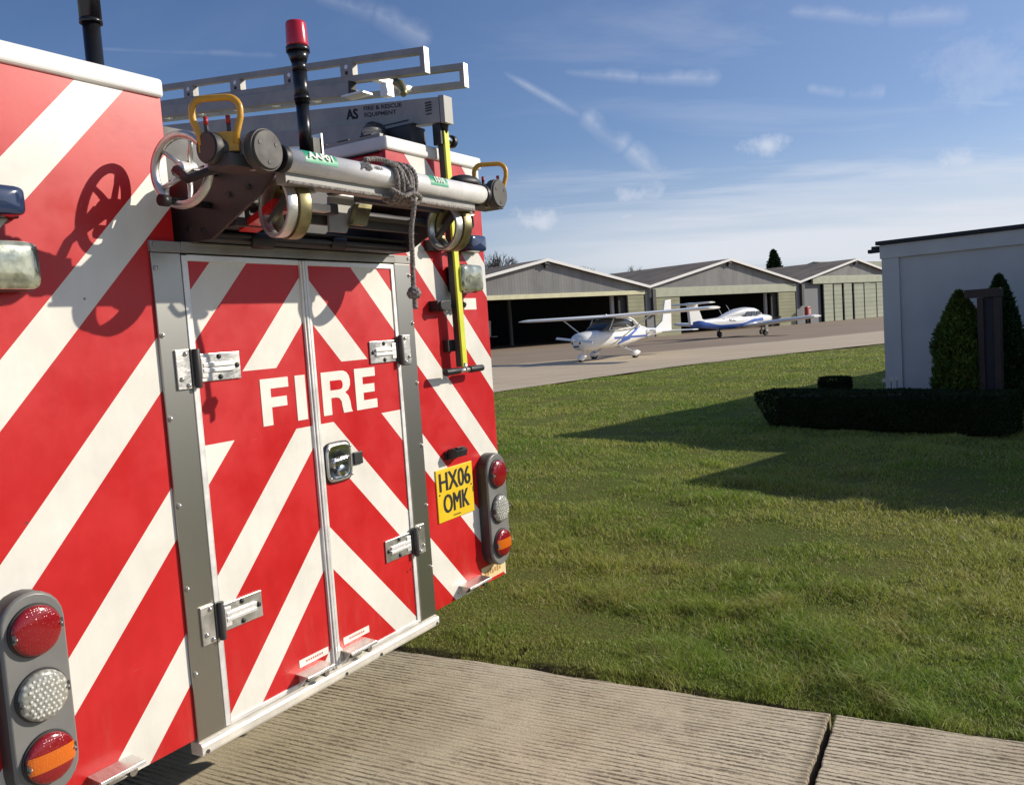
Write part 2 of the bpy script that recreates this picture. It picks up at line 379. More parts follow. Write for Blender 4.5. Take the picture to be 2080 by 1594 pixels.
# concrete pad: two slabs with a joint, brushed ridges
EV = Vector((.8795, -.4759, 0)); GV = Vector((-.4759, -.8795, 0)); J = Vector((1.19, 3.28, 0))
def concrete_mat():
    m = bpy.data.materials.new('ridged_concrete'); m.use_nodes = True; t = NT(m.node_tree); b = t.n['Principled BSDF']
    tc = t.node('ShaderNodeTexCoord').outputs['Object']; x, y, z = t.xyz(tc)
    wv = t.noise(t.mapping(tc, (.35, 1., 1)), 1.6, 3, .5); yy = t.m('ADD', y, t.m('MULTIPLY', wv, .05))
    g1 = t.noise(t.comb(t.m('MULTIPLY', x, 2.6), t.m('MULTIPLY', yy, 54.), 0.), 1., 3, .6)          # long brush grooves
    g2 = t.noise(t.comb(t.m('MULTIPLY', x, 16.), t.m('MULTIPLY', yy, 120.), 3.), 1., 3, .75)          # short broken strokes
    sn = t.m('MULTIPLY', t.m('ADD', t.m('SINE', t.m('MULTIPLY', t.m('ADD', yy, t.m('MULTIPLY', g1, .02)), 2*math.pi/.027)), 1.), .5)
    broke = t.noise(tc, 38, 5, .75); wear = t.mr(t.noise(tc, 1.1, 5, .65), .36, .60, .12, 1.); grit = t.noise(tc, 95, 5, .8)
    h_ = t.m('ADD', t.m('MULTIPLY', sn, .26), t.m('ADD', t.m('MULTIPLY', g1, .62), t.m('MULTIPLY', g2, .62)))
    groove = t.m('MULTIPLY', t.m('MULTIPLY', t.mr(h_, .78, .58, 0., 1.), wear), t.mr(broke, .34, .56, .12, 1.))
    st = t.noise(tc, .8, 5, .65); st2 = t.noise(tc, 6, 6, .75)
    c = t.mix(t.mr(st, .35, .65), (.56, .48, .325), (.74, .645, .46)); c = t.mix(t.mr(st2, .42, .72, 0., .45), c, (.46, .36, .24))
    c = t.mix(t.m('MULTIPLY', groove, .90), c, (.085, .064, .042)); c = t.mix(t.mr(grit, .53, .68, 0., .55), c, (.68, .61, .48)); c = t.mix(t.mr(grit, .46, .34, 0., .70), c, (.11, .085, .06))
    pk = t.mr(t.noise(tc, 2.3, 4, .6), .62, .72, 0., .22); c = t.mix(pk, c, (.48, .34, .23)); oil = t.mr(t.noise(t.mapping(tc, loc=(5, 2, 0)), 1.9, 5, .7), .62, .72, 0., .28); c = t.mix(oil, c, (.15, .12, .09)); jd = t.mr(t.m('ABSOLUTE', t.m('ADD', x, t.m('MULTIPLY', broke, .03))), .0, .05, .55, 0.); c = t.mix(jd, c, (.20, .16, .11))
    t.put(b.inputs['Base Color'], c); b.inputs['Roughness'].default_value = .9; b.inputs['Specular IOR Level'].default_value = .2
    bn = t.node('ShaderNodeBump'); bn.inputs['Strength'].default_value = 1.; bn.inputs['Distance'].default_value = .007
    t.put(bn.inputs['Height'], t.m('ADD', t.m('MULTIPLY', groove, -1.1), t.m('ADD', t.m('MULTIPLY', grit, .5), t.m('MULTIPLY', broke, .35)))); t.put(b.inputs['Normal'], bn.outputs[0]); return m
M['concrete'] = concrete_mat()
SLAB = Matrix(((EV.x, -GV.x, 0, J.x), (EV.y, -GV.y, 0, J.y), (0, 0, 1, 0), (0, 0, 0, 1)))   # local x along the edge, y away from camera
def slab(x0, x1, jag0, jag1):
    mb = MB(); n = 400; top = []; 
    def jg(t, a): return a*(math.sin(t*3.1)+.6*math.sin(t*7.7+1)+.5*math.sin(t*19+2)+.35*random.uniform(-1, 1))
    far = [(x0+(x1-x0)*i/n, jg(x0+(x1-x0)*i/n, .007)) for i in range(n+1)]
    right = [(x1-(abs(jg(q*.17, .006)+.5*jg(q*.61+1, .005)) if jag1 else 0), -q*.03) for q in range(1, 401)]
    left = [(x0+(abs(jg(q*.19+4, .005)) if jag0 else 0), -q*.03) for q in range(400, 0, -1)]
    pts = list(reversed(far + right + left)); mb.prism(pts, lambda a, b, d: (a, b, d), -.12, 0.)
    return mb
tag(slab(-30, -.004, False, True).build('concrete_pad', M['concrete'], matrix=SLAB, bevel=.006), 'ridged concrete slab under and behind the fire engine', kind='structure')
tag(slab(.013, 9, True, False).build('concrete_pad', M['concrete'], matrix=SLAB, bevel=.006), 'ridged concrete slab right of the dark joint', kind='structure')
sl_ = MB(); sl_.box(-30, 9, -12, .05, -.2, -.09); tag(sl_.build('soil', mat('joint_soil', (.03, .022, .015), .95), matrix=SLAB), 'dark soil under the slabs', kind='structure')

# apron: two sheets
def apron_mat(name, c1, c2, c3):
    m = bpy.data.materials.new(name); m.use_nodes = True; t = NT(m.node_tree); b = t.n['Principled BSDF']
    g = t.node('ShaderNodeNewGeometry').outputs['Position']
    n1 = t.noise(g, .16, 5, .6); n2 = t.noise(t.mapping(g, (.6, 2.2, 1), (0, 0, R(-40))), .9, 5, .7); n3 = t.noise(g, 22, 3, .7)
    c = t.mix(t.mr(n1, .3, .7), c1, c2); c = t.mix(t.mr(n2, .45, .75, 0., .55), c, c3); c = t.mix(t.mr(n3, .35, .7, 0., .25), c, (.12, .1, .08))
    br = t.node('ShaderNodeTexBrick'); t.put(br.inputs['Vector'], t.mapping(g, (1, 1, 1), (0, 0, R(-39)))); br.inputs['Scale'].default_value = .16; br.inputs['Mortar Size'].default_value = .006; br.offset = 0
    c = t.mix(t.m('MULTIPLY', br.outputs['Fac'], .45), c, (.1, .085, .065))
    t.put(b.inputs['Base Color'], c); b.inputs['Roughness'].default_value = .85; return m
M['apron_far'] = apron_mat('brown_tarmac', (.28, .205, .135), (.33, .25, .17), (.23, .165, .105))
M['apron_near'] = apron_mat('pale_taxiway', (.54, .435, .295), (.60, .49, .345), (.46, .36, .235))
HD = Vector((.776, .631, 0)); HB = Vector((-.631, .776, 0))          # along the hangar row / away behind it
def sheet(pts, z): 
    mb = MB(); mb.add([(x, y, z) for x, y in pts], [tuple(range(len(pts)))]); return mb
edge = [(-90, -46), (-30, -3.), (-12., 12.2), (-5., 18.2), (-.45, 22.07), (2.6, 25.3), (6.07, 28.7), (10.4, 31.6), (15.2, 34.4), (24, 38.5), (45, 48), (110, 78)]
mid = [(-90, -31), (-30, 11), (-8., 31.5), (-.8, 38.), (5.2, 40.6), (9.8, 43), (14.2, 45.), (22.4, 50.5), (50, 66), (110, 100)]
def jagged(poly, a, step):
    out = []
    for (x0, y0), (x1, y1) in zip(poly[:-1], poly[1:]):
        L = math.hypot(x1-x0, y1-y0); k = max(1, int(L/step))
        for i in range(k): out.append((x0+(x1-x0)*i/k+random.uniform(-a, a), y0+(y1-y0)*i/k+random.uniform(-a, a)))
    return out+[poly[-1]]
APR = jagged(edge, .05, .35)
tag(sheet(APR + list(reversed(jagged(mid, .15, 1.2))), .012).build('taxiway', M['apron_near'], fix=False), 'pale concrete taxiway beyond the lawn', kind='structure')
tag(sheet(mid + [(170, 190), (60, 190), (-40, 150), (-140, 60)], .008).build('apron', M['apron_far'], fix=False), 'brown tarmac apron in front of the hangars', kind='structure')

# grass blades (real geometry, denser near the camera)
def in_slab(x, y):
    dxx, dyy = x-J.x, y-J.y; b = -(dxx*GV.x+dyy*GV.y)           # distance beyond the slab edge
    return b
def edge_y(x): return np.interp(x, [p[0] for p in edge], [p[1] for p in edge])
NB = 520000
u = rng.random(NB); D = np.where(u < .30, np.sqrt(2.4**2+(5.2**2-2.4**2)*rng.random(NB)), 5.2*np.exp(rng.random(NB)*math.log(34/5.2)))
th = R(-24)+R(66)*rng.random(NB); X = D*np.sin(th); Y = D*np.cos(th)
b = in_slab(X, Y); al = (X-J.x)*EV.x+(Y-J.y)*EV.y
patch = np.sin(X*2.3+1.1*Y)+np.sin(1.9*Y-X*1.2+2)+.8*np.sin(5.1*X-3.7*Y)+.7*np.sin(7.3*Y+4.9*X+1)
jt = np.hypot(X-(J.x+.012), Y-(J.y-.01)) < .10
keep = ((b > .060+.022*np.sin(al*9)+.018*np.sin(al*23+1)+.012*np.sin(al*51)-.04*(rng.random(NB) < .12)) | (jt & (b > -.05))) & (Y < edge_y(X)+.02) & ((patch > -1.3) | (rng.random(NB) < .50)) 
X, Y, D, b, patch = X[keep], Y[keep], D[keep], b[keep], patch[keep]; n = len(X)
Z = ground_z(X, Y)
h = (.014+.022*rng.random(n))*(1+.34*patch)*np.where(D < 8, 1, 1.1); h = np.clip(h, .008, .060)
for (qx, qy, qr) in CL:            # tufts and thin spots
    sgn = 1.0 if (abs(qx)*7.3) % 1 > .42 else -.80; qk = (np.abs(X-qx) < 3*qr) & (np.abs(Y-qy) < 3*qr)
    h[qk] *= 1+sgn*np.exp(-((X[qk]-qx)**2+(Y[qk]-qy)**2)/(qr*qr))
h = np.clip(h, .006, .085); h *= np.where(b < .25, 1.05, 1)
wd = np.maximum(.0022, D*.00062)*(1+.5*rng.random(n)); ang = rng.random(n)*2*math.pi
lean = (.5+1.3*rng.random(n))*h; la = rng.random(n)*2*math.pi
cx_, sx_ = np.cos(ang)*wd/2, np.sin(ang)*wd/2
lx, ly = np.cos(la)*lean, np.sin(la)*lean
V = np.zeros((n, 5, 3))
V[:, 0] = np.stack([X-cx_, Y-sx_, Z-.004], 1); V[:, 1] = np.stack([X+cx_, Y+sx_, Z-.004], 1)
V[:, 2] = np.stack([X+cx_*.8+lx*.35, Y+sx_*.8+ly*.35, Z+h*.62], 1); V[:, 3] = np.stack([X-cx_*.8+lx*.35, Y-sx_*.8+ly*.35, Z+h*.62], 1)
V[:, 4] = np.stack([X+lx, Y+ly, Z+h], 1)
me = bpy.data.meshes.new('grass'); me.vertices.add(n*5); me.vertices.foreach_set('co', V.reshape(-1))
base = (np.arange(n)*5)[:, None]
loops = np.concatenate([base+np.array([[0, 1, 2, 3]]), base+np.array([[3, 2, 4]])], 1).reshape(-1)
me.loops.add(n*7); me.loops.foreach_set('vertex_index', loops.astype(np.int32))
me.polygons.add(n*2); me.polygons.foreach_set('loop_start', np.stack([np.arange(n)*7, np.arange(n)*7+4], 1).reshape(-1).astype(np.int32))
me.polygons.foreach_set('loop_total', np.tile([4, 3], n).astype(np.int32)); me.update(); me.validate()
def grass_mat():
    m = bpy.data.materials.new('grass_blades'); m.use_nodes = True; t = NT(m.node_tree); b = t.n['Principled BSDF']
    gn = t.node('ShaderNodeNewGeometry'); g = gn.outputs['Position']; rnd = gn.outputs['Random Per Island']
    g2 = t.mapping(g, (1, 1, 0))
    n1 = t.noise(g2, .5, 4, .6, .4); n2 = t.noise(g2, 4., 5, .7)
    c = t.mix(t.mr(n1, .36, .62), (.26, .39, .05), (.47, .49, .105))
    c = t.mix(t.mr(n2, .45, .72, 0., .62), c, (.56, .46, .18))
    c = t.mix(t.mr(rnd, 0., 1., 0., .50, False), c, (.12, .20, .028))
    c = t.mix(t.m('GREATER_THAN', rnd, .93), c, (.60, .53, .28))
    t.put(b.inputs['Base Color'], c); b.inputs['Roughness'].default_value = .5; b.inputs['Specular IOR Level'].default_value = .3
    tr = t.node('ShaderNodeBsdfTranslucent'); t.put(tr.inputs[0], c); mx = t.node('ShaderNodeMixShader'); mx.inputs[0].default_value = .42
    t.l.new(b.outputs[0], mx.inputs[1]); t.l.new(tr.outputs[0], mx.inputs[2]); t.l.new(mx.outputs[0], t.n['Material Output'].inputs[0]); return m
M['grass'] = grass_mat(); me.materials.append(M['grass'])
go = bpy.data.objects.new('grass', me); col.objects.link(go); tag(go, 'short green and straw coloured grass blades of the lawn', 'grass', kind='stuff')

# ================================================================= FIRE ENGINE
T = Vector((.52221, .85282, 0)); NRM = Vector((.85282, -.52221, 0)); O = T*2.128 - NRM*2.1099
TM = Matrix(((T.x, -NRM.x, 0, O.x), (T.y, -NRM.y, 0, O.y), (0, 0, 1, 0), (0, 0, 0, 1)))   # local x right, y forward, z up; rear face y=0
def at(p): return TM @ Matrix.Translation(Vector(p))
FE = empty('fire_engine', at((0, 0, 0)), 'red and white chevron striped fire engine seen from the rear', 'fire engine')
def P(mb, name, mats, parent=None, bevel=0., segs=2, label=None):
    o = mb.build(name, mats, parent or FE, bevel=bevel, segs=segs)
    if label: o['label'] = label
    return o
for s in (-1, 1):
    mb = MB(); mb.box(s*.50, s*1.155, .012, 3.6, .482, 2.345); P(mb, 'side_locker', M['red'], bevel=.012)
    # striped rear panel, L shaped round the pillar
    mb = MB(); pts = [(.588, .482), (1.155, .482), (1.155, 2.347), (.50, 2.347), (.50, 1.936), (.588, 1.936)]
    mb.prism(pts, lambda a, b_, d, s=s: (s*a, d, b_), 0., .012); P(mb, 'rear_panel', M['panel'], bevel=.0015)
    mb = MB(); mb.box(s*.494, s*1.168, -.012, 3.62, 2.345, 2.399); P(mb, 'roof_cap', M['cap'], bevel=.011, segs=3)
    mb = MB(); mb.box(s*.494, s*1.150, .03, 3.6, 2.339, 2.3445); P(mb, 'roof_seal', M['black'])
    # pillar with screws
    mb = MB(); mb.box(s*.4905, s*.589, -.009, .02, .473, 1.9045); pil = P(mb, 'door_pillar', M['steel'], bevel=.0025)
    for z in (.676, .931, 1.177, 1.43, 1.669, 1.86):
        sb = MB(); sb.cyl((s*.577, -.009, z), (s*.577, -.0115, z), .008, n=14); sb.dome((s*.577, -.0115, z), (0, -1, 0), .0062, .005, 14, 4)
        P(sb, 'screw', M['bolt'], pil)
    mb = MB(); mb.box(s*.489, s*.589, -.012, .02, 1.9055, 1.937); mb.cyl((s*.576, -.012, 1.926), (s*.576, -.016, 1.926), .007, n=12)
    P(mb, 'frame_corner', M['alu_dull'], bevel=.002)
mb = MB(); mb.box(-.4885, .4885, -.013, .03, 1.9065, 1.9365); mb.box(-.4885, .4885, -.016, -.0125, 1.9295, 1.9375); P(mb, 'door_header', M['alu_dull'], bevel=.002)
mb = MB(); mb.box(-.50, .50, .03, 3.6, .44, 1.93); P(mb, 'body_core', M['darkgrey'])
mb = MB(); mb.box(-.499, .499, -.004, 3.6, 1.9305, 1.9345); P(mb, 'roof_deck', M['darkgrey'])
mb = MB()                                                       # sill
prof = [(-.004, .472), (-.018, .467), (-.022, .460), (-.022, .440), (-.018, .431), (.03, .431), (.03, .472)]
mb.prism(prof, lambda a, b_, d: (d, a, b_), -.589, .589); sill = P(mb, 'sill', M['sill'], bevel=.002)
for x in (-.57, .03, .22, .573):
    mb = MB(); mb.cyl((x, -.022, .442), (x, -.025, .442), .006, n=12); P(mb, 'bolt', M['darkgrey'], sill)
# doors
FIRE = {'F': [[(-.232, 1.361), (-.190, 1.361), (-.190, 1.419), (-.122, 1.419), (-.122, 1.451), (-.190, 1.451), (-.190, 1.480), (-.111, 1.480), (-.111, 1.513), (-.232, 1.513)]],
        'I': [[(-.080, 1.361), (-.033, 1.361), (-.033, 1.513), (-.080, 1.513)]],
        'E': [[(.216, 1.361), (.332, 1.361), (.332, 1.394), (.258, 1.394), (.258, 1.422), (.322, 1.422), (.322, 1.453), (.258, 1.453), (.258, 1.480), (.330, 1.480), (.330, 1.513), (.216, 1.513)]]}
def letterR():
    out = [(.044, 1.361), (.086, 1.361), (.086, 1.420), (.112, 1.420)]
    out += [(.128, 1.416), (.138, 1.404), (.141, 1.385), (.146, 1.361), (.193, 1.361), (.187, 1.372), (.184, 1.398), (.177, 1.420), (.160, 1.434)]
    out += [(.178, 1.443), (.188, 1.458), (.190, 1.474), (.186, 1.492), (.175, 1.505), (.158, 1.512), (.140, 1.513), (.044, 1.513)]
    return out
for s in (-1, 1):
    mb = MB(); mb.box(s*.468, s*.006, -.003, .02, .486, 1.885); door = P(mb, 'door', M['doorpanel'], bevel=.001)
    fr = MB()
    fr.box(s*.487, s*.4685, -.008, .018, .477, 1.900); fr.box(s*.4685, s*.0185, -.008, .018, 1.883, 1.900); fr.box(s*.4685, s*.0185, -.008, .018, .477, .489)
    P(fr, 'door_frame', M['alu_white'], door, bevel=.0015)
    fr = MB(); fr.box(s*.0185, s*.0105, -.012, .0, .476, 1.899); fr.box(s*.0100, s*.0008, -.017, .0, .476, 1.899)
    P(fr, 'edge_strip', M['alu_white'], door, bevel=.002)
    # lettering
    lt = MB()
    if s < 0:
        for k in 'FI':
            for poly in FIRE[k]: lt.prism(poly, lambda a, b_, d: (a, d, b_), -.0032, -.0046)
    else:
        for poly in FIRE['E']: lt.prism(poly, lambda a, b_, d: (a, d, b_), -.0032, -.0046)
        # R: outer outline with the counter filled in door red on top
        lt.prism(letterR(), lambda a, b_, d: (a, d, b_), -.0032, -.0046)
        lt.mat(1); cn = [(.086, 1.447), (.128, 1.447)] + [(.137+.013*math.cos(q), 1.464+.0165*math.sin(q)) for q in np.linspace(-1.3, 1.3, 9)] + [(.128, 1.481), (.086, 1.481)]
        lt.prism(cn, lambda a, b_, d: (a, d, b_), -.0040, -.0052)
    P(lt, 'lettering', [M['letter'], M['red']], door)
    # hinges
    for z in (1.567, .806):
        h = MB(); x = s
        h.box(x*.545, x*.497, -.016, -.0095, z-.058, z+.058)
        h.mat(1).box(x*.4965, x*.487, -.020, -.009, z-.050, z+.058); h.cyl((x*.478, -.022, z-.058), (x*.478, -.022, z+.058), .0105, n=14); h.box(x*.476, x*.462, -.018, -.008, z-.05, z+.05)
        h.mat(0).box(x*.461, x*.308, -.010, -.0035, z-.042, z+.042)
        h.mat(2).box(x*.452, x*.335, -.0165, -.0095, z+.001, z+.014); h.box(x*.452, x*.335, -.0165, -.0095, z-.015, z-.003); h.box(x*.457, x*.433, -.014, -.0095, z-.03, z+.03)
        h.mat(3)
        for bx, bz in ((.388, .031), (.388, -.031), (.322, 0.)): h.dome((x*bx, -.010, z+bz), (0, -1, 0), .0085, .006, 12, 4)
        h.mat(4)
        for bx, bz in ((.531, -.028), (.512, .045), (.509, -.047)): h.dome((x*bx, -.016, z+bz), (0, -1, 0), .0075, .007, 12, 4)
        P(h, 'hinge', [M['alu'], M['darkgrey'], M['alu_white'], M['black'], M['bolt']], door, bevel=.0018)
    st = MB(); a0, a1, zc_ = ((-.170, -.032, .549) if s < 0 else (.046, .184, .551)); st.box(a0, a1, -.0046, -.0032, zc_-.0125, zc_+.0125)
    st.mat(1); [st.box(a0+.030+q*.0105, a0+.037+q*.0105, -.0049, -.0047, zc_-.003, zc_+.004) for q in range(8)]
    P(st, 'sticker', [M['letter'], mat('faded_red_print', (.55, .16, .12), .6)], door)
    if s > 0:
        hd = MB(); n_ = 32
        def rr(hw, hh, k, y, cx=.0905, cz=1.192): return [(cx+hw*math.copysign(abs(math.cos(q))**k, math.cos(q)), y, cz+hh*math.copysign(abs(math.sin(q))**k, math.sin(q))) for q in np.linspace(0, 2*math.pi, n_, endpoint=False)]
        hd.mat(3).loft([rr(.070, .073, .45, -.003), rr(.070, .073, .45, -.010), rr(.066, .069, .45, -.013)]); hd.mat(0).loft([rr(.0655, .0685, .45, -.0125), rr(.063, .066, .45, -.017), rr(.057, .060, .5, -.018)], caps=False)
        hd.mat(1).loft([rr(.057, .060, .5, -.018), rr(.051, .053, .5, -.0155), rr(.044, .046, .6, -.0145), rr(.03, .03, .8, -.0138), rr(.001, .001, 1, -.0136)], caps=False)
        hd.loft([[(.047+.088*f_, -.020-.006*math.sin(q), 1.190+.012*f_+(.011+.004*math.cos(f_*3))*math.cos(q)) for q in np.linspace(0, 6.283, 12, endpoint=False)] for f_ in np.linspace(0, 1, 7)]); hd.mat(3).dome((.088, -.0085, 1.222), (0, -1, 0), .024, .0075, 20, 5); hd.mat(3).dome((.066, -.0085, 1.165), (0, -1, 0), .017, .0075, 20, 5); hd.mat(1).dome((.100, -.012, 1.158), (0, -1, 0), .024, .008, 20, 5)
        hd.mat(2)
        for bx, bz in ((.037, .050), (.146, .050), (.037, -.052), (.146, -.052)): hd.dome((bx, -.020, 1.192+bz), (0, -1, 0), .0055, .004, 10, 4)
        P(hd, 'door_handle', [M['alu'], M['chrome'], M['bolt'], M['blackgloss']], door)
        kp = MB(); kp.box(.172, .219, -.012, -.003, 1.166, 1.212); P(kp, 'lock_cover', M['black'], door, bevel=.003)
        hs = MB()
        for bx, bz in ((.452, .70), (.432, .695), (.470, .705)): hs.cyl((bx, -.0031, bz), (bx, -.0042, bz), .0035, n=10)
        P(hs, 'screw_holes', M['black'], door)
# number plate and its lamp
mb = MB(); mb.box(.660, .927, -.006, 0, .833, 1.055); pl_ = P(mb, 'number_plate', M['yellow_plate'], bevel=.002)
tx = MB()
def plate_text(body, zc0, wdt, hgt):
    for k_, off in ((0, 0), (1, .0018), (2, -.0018), (3, .0034), (4, -.0034)):
        vs_, fs_ = text_geo(body, .1, spx=1.); xs_ = [v[0] for v in vs_]; ys_ = [v[1] for v in vs_]
        sx0, sy0 = wdt/(max(xs_)-min(xs_)), hgt/(max(ys_)-min(ys_)); mx_, my_ = (max(xs_)+min(xs_))/2, (max(ys_)+min(ys_))/2
        tx.add([(.7935+(v[0]-mx_)*sx0+off, -.0066-.0001*k_, zc0+(v[1]-my_)*sy0+(0, .0006, -.0006, 0, 0)[k_]) for v in vs_], fs_)
plate_text('HX06', 1.0, .226, .079); plate_text('OMK', .905, .186, .079)
[tx.box(.765+q*.008, .7705+q*.008, -.0067, -.0062, .845, .850) for q in range(7)]
for bx in (.676, .911): tx.cyl((bx, -.006, .950 if bx < .8 else .955), (bx, -.0085, .950 if bx < .8 else .955), .0035, n=10)
P(tx, 'registration', M['black'], pl_)
mb = MB(); mb.box(.735, .835, -.012, 0, 1.088, 1.118); mb.prism([(-.012, 1.090), (-.055, 1.098), (-.062, 1.125), (-.04, 1.137), (-.012, 1.132)], lambda a, b_, d: (d, a, b_), .745, .825)
mb.mat(1).box(.758, .812, -.0575, -.0385, 1.1362, 1.1385); P(mb, 'plate_lamp', [M['black'], M['blackgloss']], bevel=.003)
# rear light clusters
def cluster(s):
    cxx = s*1.046; mb = MB(); n_ = 12
    def outline(hw, z0, z1, y): 
        pts = [(cxx+hw*math.cos(q), y, z1-hw+hw*math.sin(q)) for q in np.linspace(0, math.pi, n_)] + [(cxx+hw*math.cos(q), y, z0+hw+hw*math.sin(q)) for q in np.linspace(math.pi, 2*math.pi, n_)]
        return pts
    mb.mat(1).loft([outline(.079, .560, 1.070, 0.), outline(.079, .560, 1.070, -.048)], caps=False, smooth=True)
    mb.mat(0).loft([outline(.079, .560, 1.070, -.048), outline(.0765, .5625, 1.0675, -.054), outline(.072, .567, 1.063, -.057)], caps=False)
    mb.add(outline(.072, .567, 1.063, -.057), [tuple(range(2*n_))])
    o = P(mb, 'light_cluster', [M['grey_plastic'], M['dark_plastic']])
    for i, z in enumerate((.978, .818, .662)):
        r = .0605; lb = MB(); nm = ('red_lamp', 'clear_lamp', 'indicator_lamp')[i]
        lb.cyl((cxx, -.057, z), (cxx, -.064, z), r+.0045, r+.003, n=36)
        lb.mat(1)
        if i < 2: lb.dome((cxx, -.064, z), (0, -1, 0), r, .015, 36, 7, rim=.006)
        else:
            lb.dome((cxx, -.064, z), (0, -1, 0), r, .015, 36, 7, rim=.006)
            # amber band across the dome
            lb.mat(3); nb = 20; rows = []
            for k, zz in enumerate(np.linspace(-.021, .021, 7)):
                hwid = math.sqrt(r*r-zz*zz)*.985
                rows.append([(cxx+hwid*q, -.0705-.015*math.sqrt(max(0, 1-(hwid*q)**2/r**2-zz*zz/r**2))-.0008, z+zz) for q in np.linspace(-1, 1, nb)])
            lb.add([p for rw in rows for p in rw], [(a*nb+c, a*nb+c+1, (a+1)*nb+c+1, (a+1)*nb+c) for a in range(6) for c in range(nb-1)], True)
        lb.mat(2)
        for sx in (-1, 1): lb.dome((cxx+sx*.0545, -.072, z+sx*.003), (0, -1, 0), .0048, .012, 10, 4); lb.mat(0).box(cxx+sx*.0475, cxx+sx*.0615, -.0765, -.060, z+sx*.003-.011, z+sx*.003+.011).mat(2)
        if i == 1:
            lb.mat(4)
            for a_ in range(-4, 5):
                for b_ in range(-4, 5):
                    lx_, lz_ = (a_+.5*(b_ % 2))*.0125, b_*.0108
                    if lx_*lx_+lz_*lz_ < .0500**2 and not (abs(lz_) < .014 and abs(lx_) > .038):
                        yy_ = -.0705-.015*math.sqrt(max(0, 1-(lx_*lx_+lz_*lz_)/(r*r))); lb.dome((cxx+lx_, yy_+.0006, z+lz_), (0, -1, 0), .0040, .0018, 10, 3)
        P(lb, nm, [M['darkgrey'], (M['lens_red'], M['lens_clear'], M['lens_red'])[i], M['bolt'], M['lens_amber'], M['led']], o)
    return o
cluster(-1); cluster(1)
# white scene lamps and blue lamps
for s, xa, xb in ((-1, -1.112, -.944), (1, .846, 1.012)):
    mb = MB(); n_ = 28; cxx = (xa+xb)/2; hw = (xb-xa)/2
    def rr2(k, y, cz=1.849, hh=.060, e=.3): return [(cxx+k*hw*math.copysign(abs(math.cos(q))**e, math.cos(q)), y, cz+k*hh*math.copysign(abs(math.sin(q))**e, math.sin(q))) for q in np.linspace(0, 2*math.pi, n_, endpoint=False)]
    mb.loft([rr2(.97, 0), rr2(1.02, -.012), rr2(1.02, -.050), rr2(.98, -.060)], caps=True)
    mb.mat(1).loft([rr2(.955, -.060), rr2(.955, -.074), rr2(.92, -.082), rr2(.7, -.086), rr2(.3, -.088), rr2(.01, -.088)], caps=False)
    P(mb, 'scene_lamp', [M['blackgloss'], M['lamp_glass']])
for s in (-1, 1):
    x0, x1 = sorted((s*.952, s*1.085)); mb = MB(); mb.box(x0, x1, -.022, 0, 1.968, 2.045)
    mb.mat(1)
    c0 = (x0+x1)/2; hwx = (x1-x0)/2
    mb.loft([[(c0+hwx*k*math.copysign(abs(math.cos(q))**.35, math.cos(q)), y, 2.004+.038*k*math.copysign(abs(math.sin(q))**.35, math.sin(q))) for q in np.linspace(0, 2*math.pi, 24, endpoint=False)] for k, y in ((.94, -.022), (.94, -.056), (.86, -.068), (.5, -.073), (.01, -.074))], caps=False)
    P(mb, 'blue_lamp', [M['blackgloss'], M['blue']], bevel=.004)
# labels on the right panel
mb = MB(); mb.box(.962, 1.060, -.0012, 0, 1.718, 1.768); P(mb, 'sticker', M['letter'])
mb = MB(); mb.box(.952, 1.148, -.0012, 0, .497, .560); mb.mat(1); [mb.box(.975+q*.020, .989+q*.020, -.0016, -.0013, .520-.004*(q % 2), .536+.004*(q % 3)) for q in range(7)]; P(mb, 'warning_sticker', [mat('sticker_cream', (.80, .62, .33), .5), mat('sticker_print', (.45, .25, .08), .6)])
# little sensor hoods along the bottom edge
for x0, x1, z in ((-.190, -.062, .523), (.024, .160, .527), (.772, .940, .537), (-.925, -.795, .537)):
    mb = MB(); mb.prism([(0, z), (-.060, z-.004), (-.062, z-.014), (-.058, z-.014), (-.056, z-.007), (0, z-.004)], lambda a, b_, d: (d, a, b_), x0, x1)
    mb.box(x0+.03, x1-.03, -.012, 0, z-.05, z-.0045); mb.prism([(-.0125, z-.0075), (-.050, z-.0085), (-.0125, z-.045)], lambda a, b_, d: (d, a, b_), x0+.004, x0+.008)
    mb.mat(1).cyl((x1-.032, -.012, z-.024), (x1-.032, -.050, z-.024), .014, n=18); mb.mat(2).cyl((x1-.032, -.050, z-.024), (x1-.032, -.053, z-.024), .0115, n=18)
    mb.mat(1).cyl((x0+.032, -.012, z-.026), (x0+.032, -.030, z-.026), .010, n=14)
    P(mb, 'sensor_hood', [M['alu'], M['darkgrey'], M['chrome']], bevel=.001)
# mud flap stub and tow bracket seen under the sill, chassis, wheels, cab
mb = MB(); mb.box(-.38, .38, .95, 5.0, .30, .439); mb.box(-1.10, 1.10, .30, 3.55, .40, .481); P(mb, 'chassis', M['black'])
mb = MB(); mb.cyl((-.85, 1.25, .36), (.85, 1.25, .36), .07, n=14); P(mb, 'axle_beam', M['black'])
for y in (1.25, 4.35):
    for s in (-1, 1):
        mb = MB(); mb.cyl((s*.82, y, .40), (s*1.08, y, .40), .40, n=36); wl = P(mb, 'wheel', M['tyre'], bevel=.03, segs=3)
        mb = MB(); mb.cyl((s*1.07, y, .40), (s*1.095, y, .40), .22, .20, n=28); P(mb, 'rim', M['alu_dull'], wl)
mb = MB()
prof = [(3.65, .50), (5.25, .50), (5.35, .95), (5.28, 1.35), (5.0, 2.05), (4.8, 2.18), (3.65, 2.20)]
mb.prism(prof, lambda a, b_, d: (d, a, b_), -1.08, 1.08); cab = P(mb, 'cab', M['red'], bevel=.05, segs=3)
